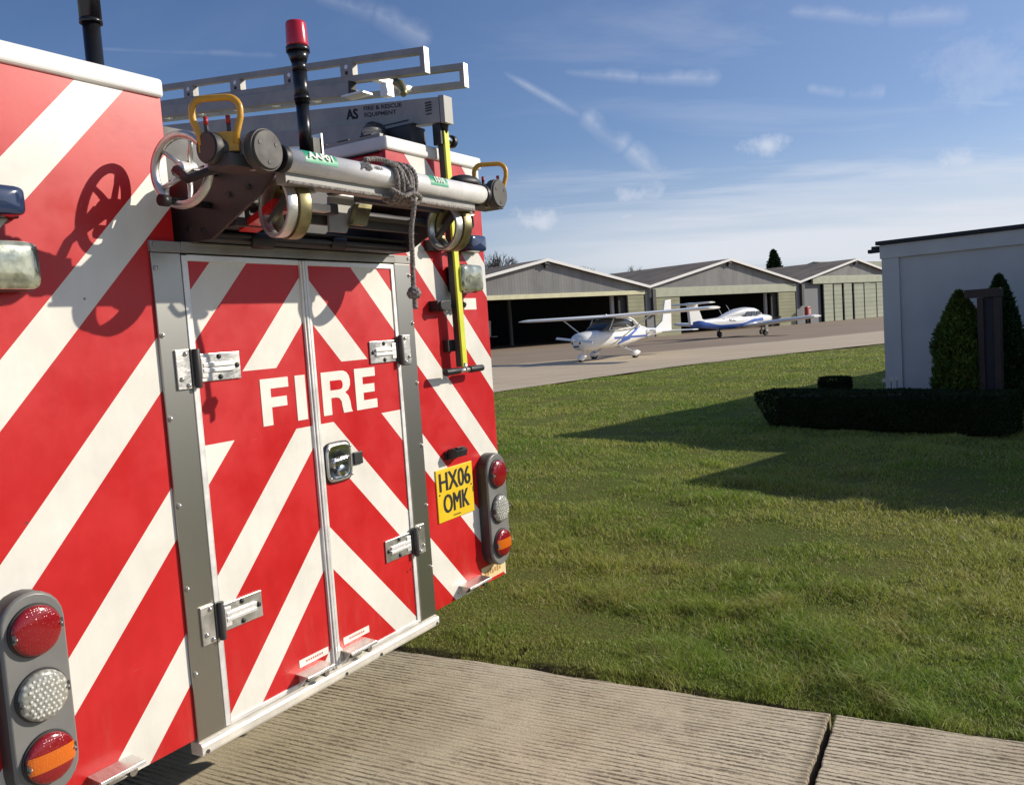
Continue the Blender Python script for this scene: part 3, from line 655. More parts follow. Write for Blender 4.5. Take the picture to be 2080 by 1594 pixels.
mb = MB(); mb.prism([(3.95, 1.35), (5.12, 1.35), (4.93, 1.98), (3.95, 2.0)], lambda a, b_, d: (d, a, b_), -1.087, 1.087); P(mb, 'side_window', M['glass'], cab)
mb = MB(); mb.bar((-.0, 5.315, 1.32), (0, 5.05, 1.98), 1.8, .02, (0, 1, 0)); P(mb, 'windscreen', M['glass'], cab)

# gantry on the roof: side plates, cross beam, the long boom with its lettering
gp = [(-.09, 1.936), (.11, 1.936), (.32, 2.035), (.385, 2.085), (.30, 2.10), (.13, 2.150), (-.02, 2.13), (-.09, 2.07)]
for s in (-1, 1):
    mb = MB(); mb.prism([(a, b_) for a, b_ in gp], lambda a, b_, d, s=s: (s*.452+d, -a, b_), -.005, .005)
    mb.mat(1)
    for a, b_ in ((.02, 1.975), (.08, 1.965), (.2, 2.05), (.28, 2.06)): mb.cyl((s*.452-.012, -a, b_), (s*.452+.012, -a, b_), .008, n=10)
    P(mb, 'gantry_plate', [M['brown'], M['black']])
mb = MB(); mb.box(-.446, .446, -.10, -.04, 1.9365, 1.962); mb.box(-.446, .446, .02, .07, 1.937, 2.13); mb.box(-.446, .446, -.115, -.105, 1.945, 1.955); mb.cyl((-.446, -.22, 2.03), (.446, -.22, 2.03), .014, n=14)
mb.mat(2).cyl((-.30, -.10, 1.943), (-.245, -.135, 1.938), .026, n=18); mb.cyl((.05, -.10, 1.955), (.09, -.125, 1.945), .022, n=16)
mb.mat(0).box(-.446, .446, .10, .12, 1.937, 2.30); mb.bar((0, -.12, 1.975), (0, .08, 1.95), .88, .004, (0, 0, 1)); mb.mat(3).box(.30, .446, -.20, .05, 2.098, 2.104)  # back wall and sloped tray added to keep the opening dark
P(mb, 'gantry_frame', [M['darkgrey'], M['alu_dull'], M['black'], M['brown']], bevel=.002)
SL = .11                                              # the boom and ladders rise towards the cab
def bz(y, z0): return z0 + SL*y
mb = MB()
def boom(a, b_, d): return (d, a, bz(a, 0)+b_)
mb.prism([(-.075, 2.493), (.7, 2.462), (2.6, 2.462), (2.6, 2.602), (-.075, 2.594)], boom, .785, .835)
mb.mat(1).prism([(-.098, 2.488), (-.075, 2.488), (-.075, 2.598), (-.098, 2.598)], boom, .780, .840)
mb.mat(2).prism([(-.0765, 2.488), (-.0735, 2.488), (-.0735, 2.600), (-.0765, 2.600)], boom, .779, .7845)
bo = P(mb, 'gantry_boom', [M['alu_dull'], M['alu_dull'], M['black']], bevel=.003)
tx = MB()
def bt(yc, zc2, sz):
    return lambda x, y: (.7842, yc-x*1.0, bz(yc-x, zc2)+y)
for q_ in (0, .0022, -.0022): text_mb(tx, bt(.395+q_, 2.556, 0), 'AS', .060, bold=.001, spx=.95)
text_mb(tx, bt(.225, 2.576, 0), 'FIRE & RESCUE', .024, bold=.0007, spx=1.35)
text_mb(tx, bt(.240, 2.549, 0), 'EQUIPMENT', .024, bold=.0007, spx=1.35)
for k in range(4): tx.box(.7835, .7845, -.032, .000, 2.569-k*.0105, 2.575-k*.0105)
tx.box(.7835, .7845, -.030, -.002, 2.524, 2.529); tx.box(.7835, .7845, .09, .24, 2.518, 2.524)
P(tx, 'lettering', M['black'], bo)
mb = MB(); mb.box(.795, .83, -.06, -.02, 2.399, 2.485); mb.box(.70, .80, .02, .16, 2.399, 2.475); mb.prism([(.10, 2.40), (.55, 2.40), (.45, 2.50), (.05, 2.50)], lambda a, b_, d: (d, a, b_), .76, .785)
mb.mat(1).cyl((.60, .14, 2.40), (.60, .14, 2.46), .034, n=18); mb.torus((.60, .14, 2.455), (0, 0, 1), .032, .008)
mb.mat(0).cyl((.665, .2, 2.455), (.70, .2, 2.455), .06, n=24); mb.mat(2).cyl((.86, -.03, 2.43), (.905, -.03, 2.43), .020, n=14); mb.mat(0).cyl((.905, -.03, 2.43), (.925, -.03, 2.43), .027, n=16)
mb.mat(3).prism([(.17, 2.415), (2.6, 2.42), (2.6, 2.50), (.17, 2.485)], boom, .665, .70)
P(mb, 'boom_mount', [M['black'], M['alu_dull'], M['chrome'], M['alu_dull']], bevel=.002)
# roof rail on the inner edge of the right locker
mb = MB(); mb.box(.50, .52, .02, 3.5, 2.399, 2.411)
for k in range(9): mb.mat(1).box(.497, .5235, .06+k*.12, .12+k*.12, 2.411, 2.414)
P(mb, 'edge_strip', [M['alu_dull'], M['black']])
# beacon mast and the lighting mast
mb = MB(); X0, Y0 = .30, .22
mb.cyl((X0, Y0, 1.935), (X0, Y0, 2.34), .021, n=18); mb.cyl((X0, Y0, 2.34), (X0, Y0, 2.52), .0245, n=18); mb.cyl((X0, Y0, 2.52), (X0, Y0, 2.640), .0275, n=18); mb.cyl((X0, Y0, 2.535), (X0, Y0, 2.550), .031, n=18)
mb.cyl((X0, Y0, 2.640), (X0, Y0, 2.675), .028, n=18); mb.cyl((X0, Y0, 2.672), (X0, Y0, 2.712), .028, .041, n=22); mb.cyl((X0, Y0, 2.712), (X0, Y0, 2.730), .0445, n=22)
mb.mat(2).box(X0+.025, X0+.065, Y0-.015, Y0+.02, 2.30, 2.40); mb.mat(1).box(X0+.066, X0+.074, Y0-.02, Y0+.03, 2.28, 2.42)
ms = P(mb, 'beacon_mast', [M['blackgloss'], M['alu'], M['darkgrey']])
mb = MB(); n_ = 26
mb.loft([[(X0+r*math.cos(q), Y0+r*math.sin(q), z) for q in np.linspace(0, 2*math.pi, n_, endpoint=False)] for r, z in ((.0405, 2.730), (.0415, 2.740), (.0385, 2.814), (.036, 2.822), (.015, 2.825))])
P(mb, 'beacon_lens', mat('red_beacon', (.55, .012, .03), .22, coat=.5), ms)
mb = MB(); mb.cyl((-.30, .58, 1.935), (-.30, .58, 2.745), .0285, n=22); mb.cyl((-.30, .58, 2.745), (-.30, .58, 2.757), .037, n=22); mb.cyl((-.30, .58, 2.757), (-.30, .58, 3.1), .0355, n=22)
P(mb, 'lighting_mast', M['blackgloss'])
# clamps that hold the crank pole
for z, y1 in ((1.735, -.055), (1.985, -.055)):
    mb = MB(); mb.box(.705, .80, y1+.008, 0, z-.022, z+.022); mb.cyl((.73, -.06, z), (.73, -.02, z), .020, n=14)
    mb.tube([(.80, -.035, z), (.86, -.045, z-.006), (.90, -.04, z+.006), (.925, -.015, z), (.95, -.012, z-.004)], .007)
    mb.cyl((.90, -.05, z), (.90, -.02, z+.01), .012, n=10); P(mb, 'pole_clamp', M['black'], bevel=.003)
mb = MB(); mb.box(.785, .850, -.028, 0, 1.542, 1.592); P(mb, 'pole_rest', M['black'], bevel=.003)

# ================================================================= CRANK POLE
CP = empty('crank_pole', at((.84, -.06, 1.46)), 'yellow crank pole, shaded side painted dark, with black gripped T handle clamped upright on the right panel', 'crank pole')
b0 = (.84, -.06, 1.46)
mb = MB(); mb.bar((.846, -.062, 1.475), (.828, -.062, 2.455), .031, .010, (0, 1, 0)); mb.build('pole_face', M['neon'], CP, base=b0)
mb = MB(); mb.bar((.846, -.044, 1.475), (.828, -.044, 2.455), .034, .026, (0, 1, 0)); mb.build('pole_shade_side', M['darkgrey'], CP, base=b0)  # dark channel: shade on the yellow bar's left side put into the colour
mb = MB(); mb.cyl((.828, -.05, 2.45), (.822, -.07, 2.50), .018, n=14); mb.box(.80, .84, -.082, -.05, 2.485, 2.51); mb.build('universal_joint', M['black'], CP, base=b0)
mb = MB(); mb.cyl((.80, -.062, 1.460), (.89, -.062, 1.460), .0095, n=14); mb.cyl((.844, -.062, 1.46), (.845, -.062, 1.49), .012, n=14); mb.build('handle_bar', M['alu'], CP, base=b0)
for x0, x1 in ((.700, .805), (.878, .982)):
    mb = MB(); mb.cyl((x0, -.062, 1.460), (x1, -.062, 1.460), .0150, .0138, n=18); mb.build('grip', M['black'], CP, base=b0, bevel=.004)

# ================================================================= LADDER on the roof
def stringer(x, y0, y1, zt, zb, tk, posts, wd=.032, close=True, cap=True):
    mb = MB()
    mb.bar((x, y0, bz(y0, zt)-tk/2), (x, y1, bz(y1, zt)-tk/2), wd, tk); mb.bar((x, y0, bz(y0, zb)+tk/2), (x, y1, bz(y1, zb)+tk/2), wd, tk)
    if close: mb.box(x-wd/2+.0008, x+wd/2-.0008, y0+.0015, y0+.022, bz(y0, zb)+tk*.6, bz(y0, zt)-tk*.6)
    if cap: mb.mat(1).box(x-wd/2-.001, x+wd/2+.001, y0-.004, y0, bz(y0, zb)-.001, bz(y0, zt)+.001); mb.mat(0)  # end cap in brighter metal: sunlight on the rail end put into the colour
    for p in posts: mb.box(x-wd/2-.002, x+wd/2+.002, p-.035, p+.035, bz(p, zb)+tk-.004, bz(p, zt)-tk+.004)
    mb.mat(2)
    for p in posts: mb.cyl((x-wd/2-.0035, p, (bz(p, zb)+bz(p, zt))/2-.014), (x-wd/2-.001, p, (bz(p, zb)+bz(p, zt))/2-.014), .009, n=12); mb.mat(1).cyl((x-wd/2-.0035, p, (bz(p, zb)+bz(p, zt))/2+.012), (x-wd/2-.001, p, (bz(p, zb)+bz(p, zt))/2+.012), .010, n=12).mat(2)
    return mb
posts = [.42, .765, 1.124, 1.463, 1.80, 2.14, 2.48]
LD = empty('ladder', at((.95, 0, 2.70)), 'long aluminium ladder on the roof with closed trussed rail ends overhanging the rear', 'ladder')
lb = (.95, 0, 2.70)
for x in (.815, 1.105):
    stringer(x, .0, 3.0, 2.806, 2.702, .026, posts).build('side_rail', [M['alu_dull'], M['alu_white'], M['black']], LD, base=lb, bevel=.002)
for p in [.30, .58, .86, 1.14, 1.42, 1.70, 1.98, 2.26, 2.54, 2.82]:
    mb = MB(); mb.bar((.832, p, bz(p, 2.716)), (1.088, p, bz(p, 2.716)), .030, .022); mb.build('rung', M['alu_white'], LD, base=lb)
LE = empty('stabiliser_bar', at((.80, .4, 2.62)), 'thick plain aluminium bar slung under the near rail of the roof ladder', 'ladder bar')
le = (.80, .4, 2.62)
mb = MB(); mb.bar((.800, .40, bz(.40, 2.670)), (.800, 3.0, bz(3.0, 2.670)), .034, .056); mb.build('bar', M['alu_dull'], LE, base=le, bevel=.002)
mb = MB(); mb.box(.75, .818, .30, .42, bz(.36, 2.632), bz(.36, 2.640)); mb.build('foot_plate', M['alu_white'], LE, base=le)
mb = MB(); mb.bar((.800, .392, bz(.392, 2.67)), (.800, .402, bz(.4, 2.67)), .040, .062); mb.build('end_cap', M['black'], LE, base=le)
mb = MB(); mb.box(.79, .84, .20, .235, 2.648, 2.70); mb.mat(1).tube([(.80, .17, 2.70), (.82, .15, 2.69), (.82, .13, 2.65), (.80, .12, 2.635)], .018, radii=[.014, .02, .018, .012]); mb.build('latch', [M['alu_white'], M['brass']], LE, base=le)

# ================================================================= TUBE, WHEELS, RINGS at the foot of the gantry
CG = empty('ladder_carriage', at((0, -.42, 1.94)), 'silver tube carriage with black discs, yellow loop handles and rings at the roof edge', 'ladder carriage')
cb = (0, -.42, 1.94); TR = .032; TY, TZ = -.44, 2.107
def C(mb, name, mats, bevel=0.): return mb.build(name, mats, CG, base=cb, bevel=bevel)
mb = MB(); mb.cyl((-.475, TY, TZ), (.475, TY, TZ), TR, n=36)
tb = C(mb, 'cross_tube', M['tube'])
mb = MB(); mb.box(-.47, .44, TY+.004, TY+.040, 2.046, 2.080); mb.mat(1).cyl((-.47, TY-.004, 2.048), (.42, TY-.004, 2.048), .0055, n=10); C(mb, 'tube_channel', [M['alu_dull'], M['rope']], .002)
def wrap(x0, sz_, rr_=TR+.0012):
    def fn(x, y):
        a = R(62) - y/rr_                      # 0 = straight up, 90 deg = towards the rear
        a = R(64); q = rr_+.0022
        return (x0+x, TY-math.sin(a)*q+math.cos(a)*y, TZ+math.cos(a)*q+math.sin(a)*y)
    return fn
def patch_(mb, x0, x1, a0, a1, rr_, n_=8):
    vs = [];
    for x in (x0, x1):
        for i in range(n_+1):
            a = a0+(a1-a0)*i/n_; vs.append((x, TY-math.sin(a)*rr_, TZ+math.cos(a)*rr_))
    mb.add(vs, [(i, i+1, n_+2+i, n_+1+i) for i in range(n_)], True)
for nm, x0, x1, body in (('label', -.425, -.300, 'AAP01'), ('label', .135, .232, '1510')):
    mb = MB(); patch_(mb, x0, x1, R(5), R(98), TR+.0006); mb.mat(1); text_mb(mb, wrap((x0+x1)/2, 0), body, .026, bold=.0012, spx=1.35 if body[0] == 'A' else 1.1)
    mb.build('label', [M['green'], M['white']], tb, base=cb)
mb = MB(); text_mb(mb, wrap(-.178, 0), 'AS', .034, bold=.0026, spx=1.15); text_mb(mb, wrap(-.122, 0), 'FIRE &', .012, bold=.0006); mb.build('lettering', M['black'], tb, base=cb)
for s in (-1, 1):
    mb = MB(); xc = s*.557
    mb.cyl((xc, -.442, 2.115), (xc, -.468, 2.115), .0535, n=36); mb.cyl((xc, -.468, 2.115), (xc, -.474, 2.115), .051, .047, n=36); mb.mat(1)
    for q in (30, 150, 270): mb.cyl((xc+.031*math.cos(R(q)), -.474, 2.115+.031*math.sin(R(q))), (xc+.031*math.cos(R(q)), -.4752, 2.115+.031*math.sin(R(q))), .0065, n=10)
    mb.mat(2).cyl((xc, -.405, 2.115), (xc, -.442, 2.115), .044, n=28)
    C(mb, 'wheel', [M['wheelgrey'], M['black'], M['alu_dull']], .003)
    mb = MB(); mb.cyl((s*.475, TY, TZ), (s*.495, TY, TZ), .036, n=24); mb.mat(1).cyl((s*.495, -.41, 2.112), (s*.655, -.37, 2.122), .033, n=20); mb.box(s*.49, s*.645, -.43, -.345, 2.072, 2.104)
    mb.mat(2).cyl((s*.50, -.42, 2.142), (s*.52, -.40, 2.142), .012, n=10); mb.cyl((s*.60, -.40, 2.15), (s*.60, -.37, 2.16), .010, n=10); mb.box(s*.505, s*.60, -.415, -.385, 2.13, 2.142)
    C(mb, 'end_fitting', [M['black'], M['darkgrey'], M['brass']], .002)
    # yellow loop handle: plane parallel to the engine's length
    hx = s*.637; yf, yb = -.074, .074; zt, zb_ = 2.245, 2.135
    pts = []
    for q in np.linspace(-.5*math.pi, 2.5*math.pi, 3): pass
    hw_ = .058
    pts += [(hx, hw_*.74, zb_-.005), (hx, hw_*.80, zb_+.02), (hx, hw_*1.02, zb_+.06)]
    pts += [(hx, hw_*1.04-.030+.030*math.cos(q), zt-.030+.030*math.sin(q)) for q in np.linspace(0, math.pi/2, 6)]
    pts += [(p[0], -p[1], p[2]) for p in reversed(pts)]
    tw = lambda p: (hx+(p[0]-hx)*.84-(p[1])*.54, -.385+(p[1])*.84+(p[0]-hx)*.54, p[2])
    mb = MB(); mb.tube(pts, .0085, m=12); mb.box(hx-.006, hx+.006, -.050, .050, 2.112, 2.160); mb.v = [tw(p) for p in mb.v]
    C(mb, 'handle', M['yellow_steel'])
    for y in (-.028, .028):
        mb = MB(); mb.cyl((hx, y, 2.158), (hx, y, 2.182), .0055, n=10); mb.mat(1).cyl((hx, y, 2.180), (hx, y, 2.200), .006, n=10); mb.v = [tw(p) for p in mb.v]
        C(mb, 'red_pin', [M['darkgrey'], M['redcap']])
    mb = MB(); mb.cyl((s*.642, -.37, 2.122), (s*.664, -.37, 2.122), .0395, n=30); mb.mat(1).cyl((s*.664, -.37, 2.122), (s*.667, -.37, 2.122), .036, n=30); C(mb, 'end_disc', [M['darkgrey'], M['brown']], .003)
    # ring below the tube
    rc = Vector((s*.397, -.335, 2.000))
    mb = MB(); mb.ring(rc-Vector((.012, 0, 0)), (.97, -.24, 0), .083, .073, .030); mb.mat(1).ring(rc+Vector((.026, -.009, 0)), (.97, -.24, 0), .0865, .070, .036); mb.mat(2).bar(rc+Vector((0, -.02, .080)), (rc.x, TY+.02, 2.06), .02, .03)
    mb.bar(rc+Vector((.0, .045, -.035)), rc+Vector((.0, -.035, .035)), .014, .022, (1, 0, 0)); mb.mat(0).bar(rc+Vector((.028, -.05, .078)), rc+Vector((.03, -.088, .03)), .038, .004, (0, 1, 1))
    C(mb, 'ring', [M['alu'], M['brass'], M['darkgrey']], .0015)
    mb = MB(); mb.tube([(s*.42+.06, -.37, 2.07), (s*.42+.085, -.37, 2.05), (s*.42+.09, -.37, 2.01), (s*.42+.075, -.36, 1.985), (s*.42+.055, -.36, 1.995)], .010); mb.box(s*.42+.02, s*.42+.07, -.40, -.34, 2.05, 2.085); C(mb, 'hook', M['black'])
mb = MB(); n_ = 24
mb.loft([[(.545+k*.085*math.cos(q), -.33+k*.05*math.sin(q), z) for q in np.linspace(0, 2*math.pi, n_, endpoint=False)] for k, z in ((.75, 2.155), (1., 2.165), (.97, 2.178), (.75, 2.192), (.4, 2.199), (.01, 2.201))]); C(mb, 'rubber_pad', M['black'])
# hand wheel on the left
mb = MB(); hc = Vector((-.570, -.150, 2.112)); mb.torus(hc, (.985, .17, 0), .094, .0120, 56, 12)
for q in (25, 97, 169, 241, 313):
    d = Vector((.17*math.sin(R(q)), -.985*math.sin(R(q)), math.cos(R(q)))); mb.tube([hc+Vector((.022, 0, 0))+d*.015, hc+Vector((.012, 0, 0))+d*.06, hc+d*.092], .0065, radii=[.0085, .007, .006])
mb.mat(1).cyl(hc+Vector((-.006, 0, 0)), hc+Vector((.035, 0, 0)), .023, .026, n=22); mb.dome(hc+Vector((-.006, 0, 0)), (-1, 0, 0), .023, .008, 22, 5)
mb.mat(2).cyl(hc+Vector((.035, 0, 0)), (-.46, -.150, 2.117), .012, n=14); C(mb, 'hand_wheel', [M['alu'], M['alu_white'], M['darkgrey']])
mb = MB(); mb.cyl((-.60, -.12, 2.03), (-.46, -.12, 2.03), .010, n=12); mb.cyl((-.625, -.12, 2.03), (-.60, -.12, 2.03), .016, n=14); mb.tube([hc+Vector((-.015, 0, -.005)), (-.60, -.21, 2.075), (-.575, -.26, 2.09), (-.53, -.33, 2.10)], .016, radii=[.017, .012, .011, .012]); C(mb, 'brake_lever', M['black'])
# cross pieces and brackets between the plates
for x0, x1, y, z in ((-.295, -.135, -.30, 2.082), (-.255, -.125, -.27, 2.026), (-.10, .30, -.25, 2.085)):
    mb = MB(); mb.box(x0, x1, y-.018, y+.012, z-.011, z+.011); mb.mat(1).box(x1-.02, x1+.012, y-.021, y+.015, z-.016, z+.016); C(mb, 'cross_bar', [M['alu_white'], M['darkgrey']], .002)
mb = MB(); mb.prism([(-.10, 1.965), (-.02, 1.965), (.04, 2.075), (-.09, 2.075)], lambda a, b_, d: (a, d, b_), -.235, -.225); mb.mat(1).prism([(-.02, 1.99), (.05, 1.99), (.085, 2.06), (.02, 2.06)], lambda a, b_, d: (a, d, b_), -.262, -.24)
mb.mat(2).box(-.40, .40, -.21, -.19, 1.99, 2.02); mb.mat(0).box(-.26, -.20, -.24, -.17, 1.962, 1.99); mb.mat(2).box(-.05, .40, -.33, -.30, 2.052, 2.072); mb.mat(2).box(-.44, -.30, -.20, -.12, 1.965, 1.99)
for x in (.12, .16, .22): mb.cyl((x, -.331, 2.062), (x, -.334, 2.062), .006, n=8)
C(mb, 'bracket', [M['alu_dull'], M['brass'], M['darkgrey']], .0015)
mb = MB(); mb.prism([(.16, 1.955), (.30, 2.0), (.31, 2.03), (.17, 1.975)], lambda a, b_, d: (d, -a, b_), -.40, -.33); C(mb, 'red_plate', M['red'], .001)

# ================================================================= ROPE
mb = MB(); random.seed(3)
def strand(path, r=.0075, tw=55, k=2, rr_=.0035):
    P_ = [Vector(p) for p in path]; dense = []
    for i in range(len(P_)-1):
        p0 = P_[max(i-1, 0)]; p1 = P_[i]; p2 = P_[i+1]; p3 = P_[min(i+2, len(P_)-1)]; m_ = max(3, int((p2-p1).length/.005))
        for j in range(m_):
            t_ = j/m_; dense.append(.5*((2*p1)+(-p0+p2)*t_+(2*p0-5*p1+4*p2-p3)*t_*t_+(-p0+3*p1-3*p2+p3)*t_**3))
    dense.append(P_[-1])
    for s_ in range(3):
        out = []; L = 0
        for i, p in enumerate(dense):
            if i: L += (p-dense[i-1]).length
            d = (dense[min(i+1, len(dense)-1)]-dense[max(i-1, 0)]).normalized(); a = d.orthogonal().normalized(); b_ = d.cross(a); q = L*190+s_*2.094
            out.append(p+(a*math.cos(q)+b_*math.sin(q))*rr_)
        mb.tube(out, r*.62, m=6)
for k in range(6):
    x0 = -.055+.017*k; th0 = np.linspace(0, 2*math.pi, 15); ro = TR+.010+.003*(k % 2)
    strand([(x0+.022*(t_/6.28)+.004*math.sin(3*t_+k), TY-math.sin(t_)*ro*1.05, TZ-.012+math.cos(t_)*ro*1.35) for t_ in th0])
strand([(-.17, TY-.02, TZ+.036), (-.12, TY-.02, TZ+.045), (-.07, TY-.03, TZ+.040), (-.03, TY-.045, TZ+.01), (.0, TY-.05, TZ-.045), (.03, TY-.035, TZ-.055)])
strand([(-.09, TY-.045, TZ-.045), (-.05, TY-.06, TZ-.062), (0, TY-.062, TZ-.05), (.045, TY-.052, TZ-.06), (.03, TY-.045, TZ-.075), (-.01, TY-.055, TZ-.068)])
strand([(.0, TY-.058, TZ-.035), (.006, TY-.055, TZ-.08), (.004, TY-.038, TZ-.16), (.008, TY-.03, TZ-.26), (.006, TY-.026, TZ-.36), (.008, TY-.026, 1.765)], r=.0085)
for q in (0, 1.05, 2.1): strand([(.008+.016*math.cos(t_)*math.cos(q), TY-.026+.016*math.sin(t_), 1.752+.014*math.cos(t_)*math.sin(q)+.003*math.cos(2*t_)) for t_ in np.linspace(0, 6.28, 9)], r=.008)
strand([(.010, TY-.026, 1.745), (.012, TY-.024, 1.72), (.010, TY-.026, 1.705)], r=.009)
ro_ = mb.build('rope', M['rope'], base=(.008, TY-.02, 1.70), fix=False, matrix=at((.008, TY-.02, 1.70)))
tag(ro_, 'grey twisted rope wound round the silver tube, knotted end hanging down', 'rope')

# ================================================================= HANGARS
def clad_mat(name, c1, c2, axis, period, depth, var=.14):
    m = bpy.data.materials.new(name); m.use_nodes = True; t = NT(m.node_tree); b = t.n['Principled BSDF']
    tc = t.node('ShaderNodeTexCoord').outputs['Object']; v = t.xyz(tc)[axis]
    f = t.m('FRACT', t.m('DIVIDE', v, period)); n1 = t.noise(t.mapping(tc, (1, 1, .12) if axis != 2 else (.3, .3, 1)), .9, 5, .65); n2 = t.noise(tc, .35, 4, .6)
    rib = t.noise(t.comb(t.m('FLOOR', t.m('DIVIDE', v, period*2.5)), 0., 0.), 3.7, 0)
    g = t.mr(n1, .3, .7, 1-var, 1+var)
    c = t.mix(t.mr(n2, .35, .65), c1, c2); c = t.mix(1., c, t.comb(g, g, g), 'MULTIPLY'); c = t.mix(t.mr(rib, .3, .7, 0., .22), c, tuple(q*.6 for q in c1))
    c = t.mix(t.mr(f, .86, .96, 0., .55), c, tuple(q*.25 for q in c1))
    t.put(b.inputs['Base Color'], c); b.inputs['Roughness'].default_value = .7
    bn = t.node('ShaderNodeBump'); bn.inputs['Strength'].default_value = 1.; bn.inputs['Distance'].default_value = depth
    t.put(bn.inputs['Height'], f); t.put(b.inputs['Normal'], bn.outputs[0]); return m
M['gable'] = clad_mat('grey_corrugated_gable', (.27, .268, .26), (.33, .325, .305), 0, .30, .05)
M['lap_green'] = clad_mat('sage_lap_cladding', (.42, .43, .275), (.49, .49, .33), 2, .36, .12, .08)
M['lap_grey'] = clad_mat('grey_green_sliding_doors', (.38, .41, .31), (.44, .46, .35), 2, .5, .05, .08)
M['wallgrey'] = mat('grey_render', (.19, .20, .205), .8, var=.08, vscale=.6)
M['lintel1'] = mat('cream_lintel', (.62, .59, .37), .6, var=.10, vscale=1.2)
M['lintel2'] = mat('sage_lintel', (.37, .39, .285), .6, var=.10, vscale=1.2)
M['barge'] = mat('white_barge_board', (.80, .79, .75), .5, var=.04)
M['roof'] = mat('brown_sheet_roof', (.16, .128, .10), .85, var=.25, vscale=.5, detail=6)
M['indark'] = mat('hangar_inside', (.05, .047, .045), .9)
M['post'] = mat('steel_post', (.5, .5, .47), .6)
RID, VAL, HWD, OPEN = 7.03, 4.58, 12.3, 3.45
def hangar(i, s0, label, lint, op0, op1, top_open, grey_from=None, doors=False):
    c = Vector((3.35, 70.2, 0)) + HD*(24.6*i)
    mx = Matrix(((HD.x, HB.x, 0, c.x), (HD.y, HB.y, 0, c.y), (0, 0, 1, 0), (0, 0, 0, 1)))
    h = empty('hangar', mx, label, 'hangar', 'hangars in a row behind the apron')
    B = lambda mb, name, mm, bevel=0.: mb.build(name, mm, h, bevel=bevel)
    L = 32
    def zr(x): return VAL+(RID-VAL)*(1-abs(x)/HWD)
    zl0, zl1 = top_open, top_open+(.36 if i == 0 else .85)
    mb = MB(); k = zl1; xs = HWD*(1-(zl1-VAL)/(RID-VAL)) if zl1 > VAL else HWD
    poly = [(-HWD+.1, VAL-.05), (HWD-.1, VAL-.05), (HWD-.1, VAL+.02), (0, RID-.08), (-HWD+.1, VAL+.02)]
    poly = [(-xs+.05, zl1), (xs-.05, zl1), (0, RID-.06)]
    if zl1 <= VAL: poly = [(-HWD+.1, zl1), (HWD-.1, zl1), (HWD-.1, VAL-.03), (0, RID-.08), (-HWD+.1, VAL-.03)]
    mb.prism(poly, lambda a, b_, d: (a, d, b_), 0., .15); B(mb, 'gable', M['gable'])
    mb = MB(); a0, a1 = (-HWD+.35, HWD-.35) if i != 2 else (-9.2, HWD-.2)
    mb.box(a0, a1, -.14, .1, zl0, zl1 - (0 if zl1 <= VAL else .0)); B(mb, 'lintel', lint, .02)
    # roof slopes and barge boards
    for s in (-1, 1):
        mb = MB(); mb.prism([(s*0, RID), (s*HWD, VAL), (s*HWD, VAL+.12), (0, RID+.12)], lambda a, b_, d: (a, d, b_), -.45, L)
        B(mb, 'roof_slope', M['roof'])
        mb = MB(); mb.prism([(0, RID-.10), (s*HWD, VAL-.10), (s*HWD, VAL+.135), (0, RID+.135)], lambda a, b_, d: (a, d, b_), -.50, -.452); B(mb, 'barge_board', M['barge'])
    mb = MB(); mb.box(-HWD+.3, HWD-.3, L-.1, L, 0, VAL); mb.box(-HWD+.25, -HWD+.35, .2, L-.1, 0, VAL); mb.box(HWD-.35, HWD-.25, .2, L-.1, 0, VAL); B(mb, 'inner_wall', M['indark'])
    mb = MB(); mb.box(-.25, .25, -.42, .0, RID-.35, RID-.2); mb.cyl((0, -.30, RID-.5), (0, -.05, RID-.5), .12, n=10); B(mb, 'ridge_lamp', M['darkgrey'])
    for (p0, p1) in ((-HWD+1.0, op0), (op1, HWD-.45)):
        if doors or p1-p0 < .3: continue
        mb = MB(); mb.box(p0, p1, -.05, .10, 0, zl0); B(mb, 'front_wall', M['lap_green'])
    if not doors:
        for xx in (op1-1.35, op0+.5): mb = MB(); mb.box(xx, xx+.3, .7, .95, 0, zl0); B(mb, 'door_post', M['post'])
        for xx in (-4., .5, 5.): mb = MB(); mb.box(xx, xx+.25, 11, 11.25, 0, VAL+.5); B(mb, 'inner_post', M['alu_dull'])
        # sliding door leaf stacked behind the right jamb, roof trusses inside
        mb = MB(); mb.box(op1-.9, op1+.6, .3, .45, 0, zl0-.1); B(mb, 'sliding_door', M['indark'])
    else:
        mb = MB(); mb.box(-HWD+.35, -6.95, .35, .5, 0, VAL-.02); B(mb, 'front_wall', M['wallgrey'])
        xx = -6.8
        for q, wdt in enumerate((2.3, 2.1, 2.15, 2.3, 1.45, 1.5, 2.4, 2.4)):
            mb = MB(); mb.box(xx, xx+wdt-(.42 if q < 3 else .10), -.02+.07*(q % 2), .10+.07*(q % 2), .03, zl0-.005); B(mb, 'sliding_door', M['lap_grey'])
            xx += wdt + (.25 if q == 2 else 0)
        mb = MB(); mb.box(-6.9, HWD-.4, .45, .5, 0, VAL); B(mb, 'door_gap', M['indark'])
    # side wall in the gap beside the next hangar
    mb = MB(); mb.box(-HWD-.1, -HWD+.98, .02, .3, 0, VAL-.1); B(mb, 'corner_wall', M['wallgrey'])
    mb = MB(); mb.box(-HWD+.55, -HWD+.98, -.3, .0, 2.0, VAL-.2); B(mb, 'downpipe', M['darkgrey'])
    return h
hangar(0, 0, 'nearest hangar with cream lintel, open front and the high wing aircraft before it', M['lintel1'], -11.0, 9.75, 3.95)
hangar(1, 0, 'middle hangar with sage cladding and dark open door behind the low wing aircraft', M['lintel2'], -7.7, 8.7, 3.62)
hangar(2, 0, 'farthest hangar with its tall grey green sliding doors closed', M['lintel2'], -7, 8, 4.35, doors=True)
